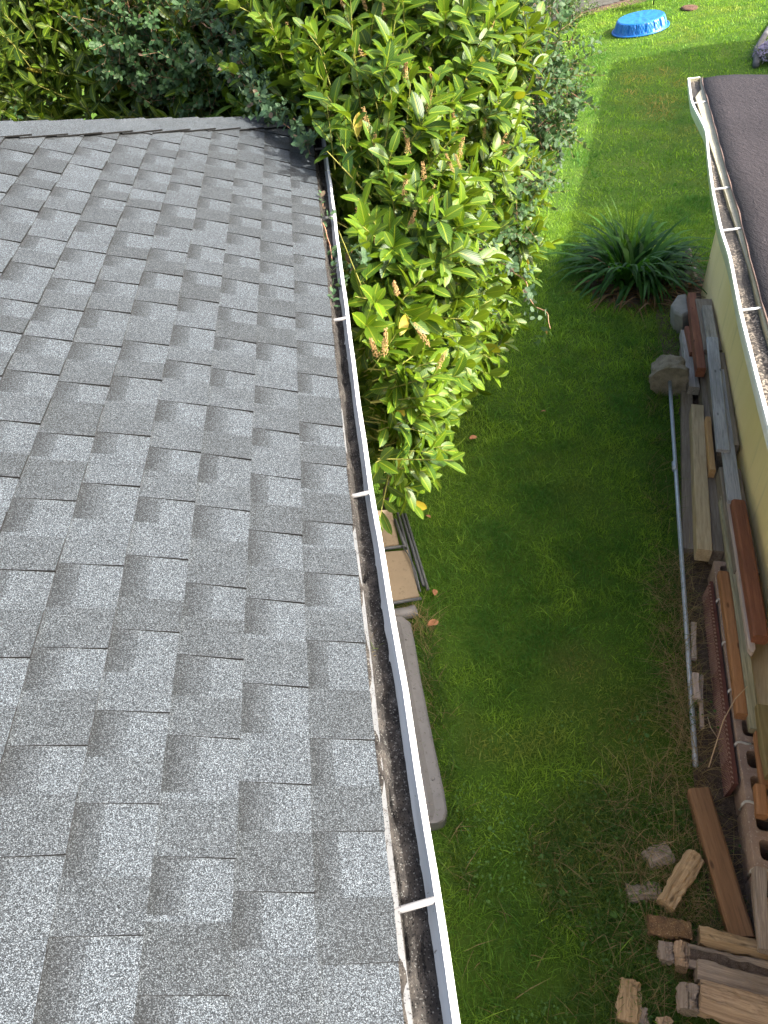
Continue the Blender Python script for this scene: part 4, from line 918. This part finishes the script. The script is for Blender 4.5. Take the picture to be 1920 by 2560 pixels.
rel(straps('dead_leaves', 170, (3.45, 7.72, 0), .46, (.3, .6), (.014, .026), (.10,.05,.02), (.28,.17,.08), (45, 85), pr, M['grass'], cl, droop=1.2), cl)
rel(straps('side_leaves', 70, (3.85, 7.8, 0), .16, (.3, .55), (.014, .022), (.035,.075,.02), (.11,.12,.05), (15, 65), pr, M['grass'], cl), cl)

# ------------------------------------------------------------------ pool, stump, fence and far things
pc = Vector((7.36, 18.75, float(gz(7.36, 18.75))+.005)); pool = empty('paddling_pool', pc, 'blue plastic paddling pool lying upside down on the sunny grass', 'pool'); pool.rotation_euler = (0, -math.atan(.13), 0); pool.scale = (.88, .88, .88)
N = 240; prof = [(.655, .012, 0), (.640, .035, .2), (.622, .09, 1), (.600, .16, 1), (.582, .215, 1), (.565, .25, .3), (.535, .268, 0), (.50, .265, 0), (.40, .262, -1), (.25, .262, -1), (.1, .262, -1), (.0, .262, -1)]
v = []; f = []
for k, (rad, z, m_) in enumerate(prof):
    for i in range(N):
        a = 2*math.pi*i/N; seg = (a/(2*math.pi)*18) % 1; rr_ = rad
        if m_ > 0:
            if seg < .10 or .16 < seg < .24: rr_ -= .022*m_
            elif seg > .36: rr_ += .007*m_*math.sin((seg-.36)/.64*6.28*2+(k % 2)*3.14)
        zz = z
        if m_ < 0: zz += .006*math.sin(rad*math.cos(a)*34+1.5*math.sin(rad*math.sin(a)*14))
        v.append((rr_*math.cos(a), rr_*math.sin(a), zz))
for k in range(len(prof)-1):
    for i in range(N): f.append((k*N+i, k*N+(i+1) % N, (k+1)*N+(i+1) % N, (k+1)*N+i))
link('basin', pmesh('basin', v, f, False), pool, M['pool'])
b = MB(); pts = [(.675*math.cos(2*math.pi*i/64), .675*math.sin(2*math.pi*i/64), .018) for i in range(65)]; b.tube(pts, .022, 8); b.build('rim', M['pool'], pool, True)
pebble('tree_stump', (8.70, 19.36, float(gz(8.7, 19.36))), (.25, .20, .045), M['stump'], 'low crumbled brown tree stump in the sunny lawn right of the pool', 'stump', 9)
fn = empty('fence', (8, 21.6, 0), 'weathered dark wooden board fence at the far end of the lawn', 'fence')
b = MB(); rr = random.Random(8); x = 1.5
while x < 17:
    y = 21.33+(x-6.5)*.06; wd = .14+rr.uniform(-.006, .006); g_ = float(gz(x, y)); b.box(x, y, g_+.02+rr.uniform(0, .03), x+wd, y+.02, g_+1.8+rr.uniform(-.02, .02)); x += wd+.006
rel(b.build('boards', M['fence'], fn), fn)
for x in np.arange(1.6, 17, 2.4):
    b = MB(); y = 21.33+(x-6.5)*.06; g_ = float(gz(x, y)); b.box(x, y+.055, g_-.1, x+.09, y+.145, g_+1.9); rel(b.build('post', M['fence'], fn), fn)
for z in (.35, 1.45):
    b = MB()
    for i in range(32):
        x = 1.5+.5*i; y = 21.33+(x-6.5)*.06+.021; g_ = float(gz(x, y))+z; b.v += [(x, y, g_), (x, y+.032, g_), (x, y+.032, g_+.09), (x, y, g_+.09)]
        if i: k = len(b.v)-8; b.f += [(k+a, k+(a+1) % 4, k+4+(a+1) % 4, k+4+a) for a in range(4)]
    rel(b.build('rail', M['fence'], fn), fn)
sp_ = empty('sapling', (8.22, 20.35, float(gz(8.22, 20.35))), 'thin yellow green sapling with drooping leaves by the fence', 'sapling')
b = MB(); b.tube([(0,0,0),(.02,0,.5),(.0,0,1.1)], .014, 6, .005); b.build('trunk', M['bark'], sp_, True)
straps('leaves', 70, (0, 0, .45), .07, (.3, .5), (.02, .04), (.10,.16,.02), (.2,.24,.05), (10, 80), pr, M['grass'], sp_, droop=2.6)
def bush(label, c, r_, n, seed, cols=((.03,.06,.02),(.07,.11,.04))):
    rg = np.random.default_rng(seed); B, N = sample_shell([(c, r_)], n, rg, 2., .3, 1.05, 1.1, seed)
    root = empty('shrub', (c[0], c[1], 0), label, 'shrub'); D = unit(N+rg.normal(0, .5, B.shape)); P, DD, NN, LL, WW, T, ID = shoots(B, D, np.full(len(B), .2), 8, .07, .03, rg)
    g = rg.random(len(P))[:, None]; rel(link('foliage', leaf_mesh('foliage', P, DD, NN, LL, WW, np.array(cols[0])*(1-g)+np.array(cols[1])*g, rg.uniform(0, .3, len(P))), root, M['vine']), root)
    b = MB(); b.tube([(0,0,0),(0,0,c[2])], .03, 6, .01); b.build('trunk', M['bark'], root, True)
bush('dark low shrub against the far fence, right of the sapling', (9.9,21.15,1.0), (.9,.4,.6), 40, 61)
bush('dark green weedy shrub at the left end of the far fence', (6.5,21.0,.3), (.6,.3,.4), 50, 62, ((.04,.08,.02),(.12,.18,.04)))
hb_ = empty('heather', (8.75, 15.3, float(gz(8.75, 15.3))), 'grey heather tuft with pale lilac flowers behind the shed roof', 'plant')
rg = np.random.default_rng(5); b = MB()
vs.clear(); fs.clear()
for i in range(1500):
    a = rg.uniform(0, 6.28); q = rg.random()**.5; bead((.42*q*math.cos(a), .5*q*math.sin(a), .32*(1-q*q)+rg.uniform(0, .05)), rg.uniform(.012, .026))
link('flowers', pmesh('flowers', vs, fs), hb_, M['lilacflower'])
straps('leaves', 350, (0, 0, 0), .34, (.2, .38), (.012, .02), (.08,.10,.07), (.16,.17,.14), (5, 60), rg, M['grass'], hb_)
b = MB(); b.tube([(x, y, float(gz(x, y))+.05) for x, y in ((8.2,15.0),(8.55,15.75),(9.1,16.5),(9.7,17.2))], .06, 8); o = b.build('stone_edging', M['edging'], None, True); tag(o, 'grey rounded stone edging beside the heather on the far lawn', 'edging')

# ------------------------------------------------------------------ fallen leaves and stalks
def fleaf(label, x, y, s, rz, name='fallen_leaf'):
    rg = np.random.default_rng(int(x*1000)); me = leaf_mesh(name, np.array([[-s/2, 0, 0]]), np.array([[1., 0, .1]]), np.array([[0., 0, 1]]), np.array([s]), np.array([s*.55]), np.array([[.3,.12,.05]]), np.array([.25]))
    me.materials.append(M['dryleaf']); o = bpy.data.objects.new(name, me); C.objects.link(o); o.location = (x, y, .055); o.rotation_euler = (.2, .1, rz); tag(o, label, 'leaf', 'fallen leaves on the lawn')
fleaf('rust brown fallen leaf on the shaded lawn right of the laurel tip', 1.039, 5.29, .09, .5)
fleaf('pale orange fallen leaf beside the folded lawn chair', .421, 3.547, .075, 1.4)
fleaf('curled orange fallen leaf by the far end of the grey plastic panel', .365, 3.27, .095, .4)
fleaf('small brown fallen leaf near the black chair tubes', .49, 4.35, .06, 2.)
fleaf('small dark fallen leaf in the middle of the shaded lawn', 1.75, 5.55, .05, 2.6)
fleaf('light tan fallen leaf on the grass behind the shed gutter', 2.3, 9.1, .09, 1.)
b = MB(); b.tube([(1.77,1.93,.12),(1.90,2.12,.28),(1.985,2.20,.36),(2.08,2.26,.38)], .004, 5, .0025); b.tube([(1.86,2.06,.2),(1.84,2.12,.22),(1.86,2.2,.2)], .002, 5)
tag(b.build('dry_stalk', mat_mottle('straw_stalk', (.36,.24,.14), (.5,.36,.24), 20), None, True), 'long bent straw coloured stalk reaching over the hollow blocks', 'stalk')

# ------------------------------------------------------------------ grass
def blades(name, x, y, h, wd, col, lean, rng, z0=0):
    n = len(x); a = rng.uniform(0, 6.28, n); ca_, sa_ = np.cos(a), np.sin(a); b_ = rng.uniform(0, 6.28, n); dx, dy = np.cos(b_)*lean*h, np.sin(b_)*lean*h
    V = np.empty((n, 5, 3)); z0 = (gz(x, y) if z0 == 0 else np.zeros(n)+z0)
    for i, (s, t) in enumerate(((-1, 0), (1, 0), (1, .55), (-1, .55), (0, 1))):
        k = t*t*.6+t*.4; V[:, i, 0] = x+s*ca_*wd*.5*(1-.25*t)+dx*k; V[:, i, 1] = y+s*sa_*wd*.5*(1-.25*t)+dy*k; V[:, i, 2] = z0+h*(t-.28*np.clip(lean, 0, 1.5)*t*t)
    F = (np.array([(0,1,2),(0,2,3),(3,2,4)])[None]+(np.arange(n)*5)[:, None, None]).reshape(-1, 3)
    c = np.repeat(col, 5, 0); return nmesh(name, V.reshape(-1, 3), F, False, c)
def grass_col(x, y, rng):
    n1 = vnoise(x, y, 1.1, 1)*.28+vnoise(x, y, .3, 2)*.40+vnoise(x, y, .1, 3)*.32; n2 = vnoise(x, y, .65, 5)*.6+vnoise(x, y, .22, 6)*.4
    g = np.clip((n1-.25)*2.2+rng.normal(0, .16, len(x)), 0, 1)[:, None]
    col = np.array([.058,.160,.026])*(1-g)+np.array([.205,.335,.036])*g
    nearf = np.clip((3.2-y)/2.2, 0, 1); br = np.clip((n2-.62+.20*nearf)*4, 0, 1)*(.25+.6*nearf)
    far = (y > 8); spot = np.zeros(len(x))
    for cx, cy, r_ in ((6.22, 15.69, 0.42),(6.75, 15.67, 0.3),(5.81, 13.55, 0.4),(6.79, 14.96, 0.25),(5.83, 14.92, 0.25),(6.1, 12.56, 0.25),(6.11, 14.16, 0.5),(5.94, 13.81, 0.3),(1.45,2.3,.35),(1.25,2.75,.2)):
        spot = np.maximum(spot, np.clip(1.2-np.hypot(x-cx, (y-cy)*.8)/r_, 0, 1)*.75)
    br = np.maximum(br, spot*(rng.random(len(x)) < .75))[:, None]
    return col*(1-br)+np.where((y > 8)[:, None], np.array([.36,.23,.10]), np.array([.25,.20,.075]))*br*rng.uniform(.7, 1.2, (len(x), 1))
def zone(n, x0, x1, y0, y1):
    x = rng.uniform(x0, x1, n); y = rng.uniform(y0, y1, n); return x, y
xs = []; 
def keep(x, y):
    k = (x < xw(y)-.30-.25*(y < 4)) | (y > 7.9)
    k &= ~((x < .22) & (y > 1.85) & (y < 3.33)); k &= ~((x < .31) & (y >= 3.33) & (y < 4.45))
    k &= ~((np.hypot((x-3.45)/.58, (y-7.78)/.48) < 1)&(rng.random(len(x)) < .93)); k &= ~(np.hypot(x-7.42, y-18.95) < .66); return k
parts = []
for n, x0, x1, y0, y1, hr, wr_ in ((14000, -.49, -.05, .2, 5.2, (.025,.055), (.0028,.0048)), (120000, -.05, 3.2, .2, 5.2, (.025,.055), (.0028,.0048)), (105000, .5, 5.2, 5.2, 10, (.03,.06), (.004,.007)), (110000, 1.2, 12.5, 10, 21.2, (.025,.045), (.009,.015))):
    x, y = zone(n, x0, x1, y0, y1); ok = keep(x, y); x, y = x[ok], y[ok]; m_ = len(x)
    h = rng.uniform(*hr, m_)*(.5+1.0*vnoise(x, y, .25, 7)); long_ = np.clip((1.9-y)/1.2, 0, 1)*(vnoise(x, y, .3, 9) > .45)*(rng.random(m_) < .5); h = h*(1+1.2*long_)
    ok = (rng.random(m_) > .75*np.clip((1.7-y)/1.0, 0, 1)*(vnoise(x, y, .2, 11) > .5)); x, y, h = x[ok], y[ok], h[ok]; m_ = len(x)
    c_ = grass_col(x, y, rng); w_ = rng.uniform(*wr_, m_); big = rng.random(m_) < .05; h = np.where(big, h*1.7, h); w_ = np.where(big, w_*1.35, w_); c_ = np.where(big[:, None], c_*np.array([1.5,1.4,1.5]), c_)
    parts.append((x, y, h, w_, c_, rng.uniform(.2, 1.3, m_)))
x, y, h, wd, col, ln = [np.concatenate(q) for q in zip(*parts)]
tag(link('grass', blades('grass', x, y, h, wd, col, ln, rng), None, M['grass']), 'mown green lawn grass', 'grass', kind='stuff')
# long unmown tufts along edges and round the firewood
tx = []; ty = []
def tuft(cx, cy, r_, n): tx.append(rng.normal(cx, r_, n)); ty.append(rng.normal(cy, r_, n))
rr = random.Random(3)
for i in range(190): y_ = rr.uniform(.5, 1.9); tuft(rr.uniform(.7, 1.6), y_, .05, 26)
for i in range(70): y_ = rr.uniform(1.9, 6.6); tuft(xw(y_)-.62+rr.uniform(-.08, .12), y_, .04, 24)
for i in range(40): y_ = rr.uniform(1.5, 3.4); tuft(.27+rr.uniform(-.02, .06), y_, .03, 18)
for i in range(50): tuft(rr.uniform(.25, 1.1), rr.uniform(.5, 1.5), .04, 16)
x = np.concatenate(tx); y = np.concatenate(ty); m_ = len(x); g = rng.random((m_, 1))
col = np.array([.030,.085,.014])*(1-g)+np.array([.10,.17,.035])*g; col = np.where(rng.random((m_, 1)) < .16, np.array([.26,.2,.1]), col)
tag(link('long_grass', blades('long_grass', x, y, rng.uniform(.07, .17, m_), rng.uniform(.003, .0055, m_), col, rng.uniform(.4, 1.5, m_), rng), None, M['grass']), 'long unmown grass round the firewood and boards', 'grass', kind='stuff')
tx = []; ty = []
for i in range(60): y_ = rr.uniform(2.0, 3.6); tuft(xw(y_)-.50+rr.uniform(-.12, .05), y_, .05, 22)
for i in range(60): tuft(rr.uniform(1.15, 1.75), rr.uniform(.9, 2.0), .05, 18)
for i in range(40): tuft(rr.uniform(1.15, 1.6), rr.uniform(.85, 1.6), .035, 14)
for i in range(10): tuft(.26, rr.uniform(3.15, 3.4), .05, 14)
x = np.concatenate(tx); y = np.concatenate(ty); m_ = len(x); g = rng.random((m_, 1)); col = np.array([.20,.14,.07])*(1-g)+np.array([.42,.31,.17])*g
tag(link('dry_grass', blades('dry_grass', x, y, rng.uniform(.06, .2, m_), rng.uniform(.0022, .004, m_), col, rng.uniform(.6, 2., m_), rng, 0), None, M['grass']), 'dry straw coloured grass caught between pipe and boards', 'grass', kind='stuff')
# clover and weeds: small round leaflets lying flat
m_ = 2600; x = rng.uniform(.3, 2.0, m_); y = .4+2.0*rng.random(m_)**1.3; ok = vnoise(x, y, .22, 21) > .6; x, y = x[ok], y[ok]; m_ = len(x)
a = rng.uniform(0, 6.28, m_); P = np.stack([x, y, rng.uniform(.035, .06, m_)], -1); D = np.stack([np.cos(a), np.sin(a), rng.uniform(-.1, .4, m_)], -1); s = rng.uniform(.009, .018, m_)*np.where(rng.random(m_) < .02, 2.4, 1)
g = rng.random((m_, 1)); me = leaf_mesh('weeds', P, D, np.tile([0., 0, 1], (m_, 1)), s, s*.85, np.array([.045,.115,.02])*(1-g)+np.array([.09,.19,.03])*g, rng.uniform(0, .3, m_), .1)
tag(link('weeds', me, None, M['vine']), 'small round leaved weeds in the thin lawn', 'weeds', kind='stuff')
# a tuft growing in the gutter sludge
tg = tag(link('gutter_weed', blades('gutter_weed', rng.normal(-.028, .008, 18), rng.normal(1.10, .014, 18), rng.uniform(.02, .05, 18), rng.uniform(.0010, .0016, 18), np.where(rng.random((18, 1)) < .6, np.array([.16,.12,.05]), np.array([.06,.09,.02])), rng.uniform(.5, 1.4, 18), rng, ZE-.06), None, M['grass']), 'small straw coloured grass tuft growing in the gutter sludge', 'weed')
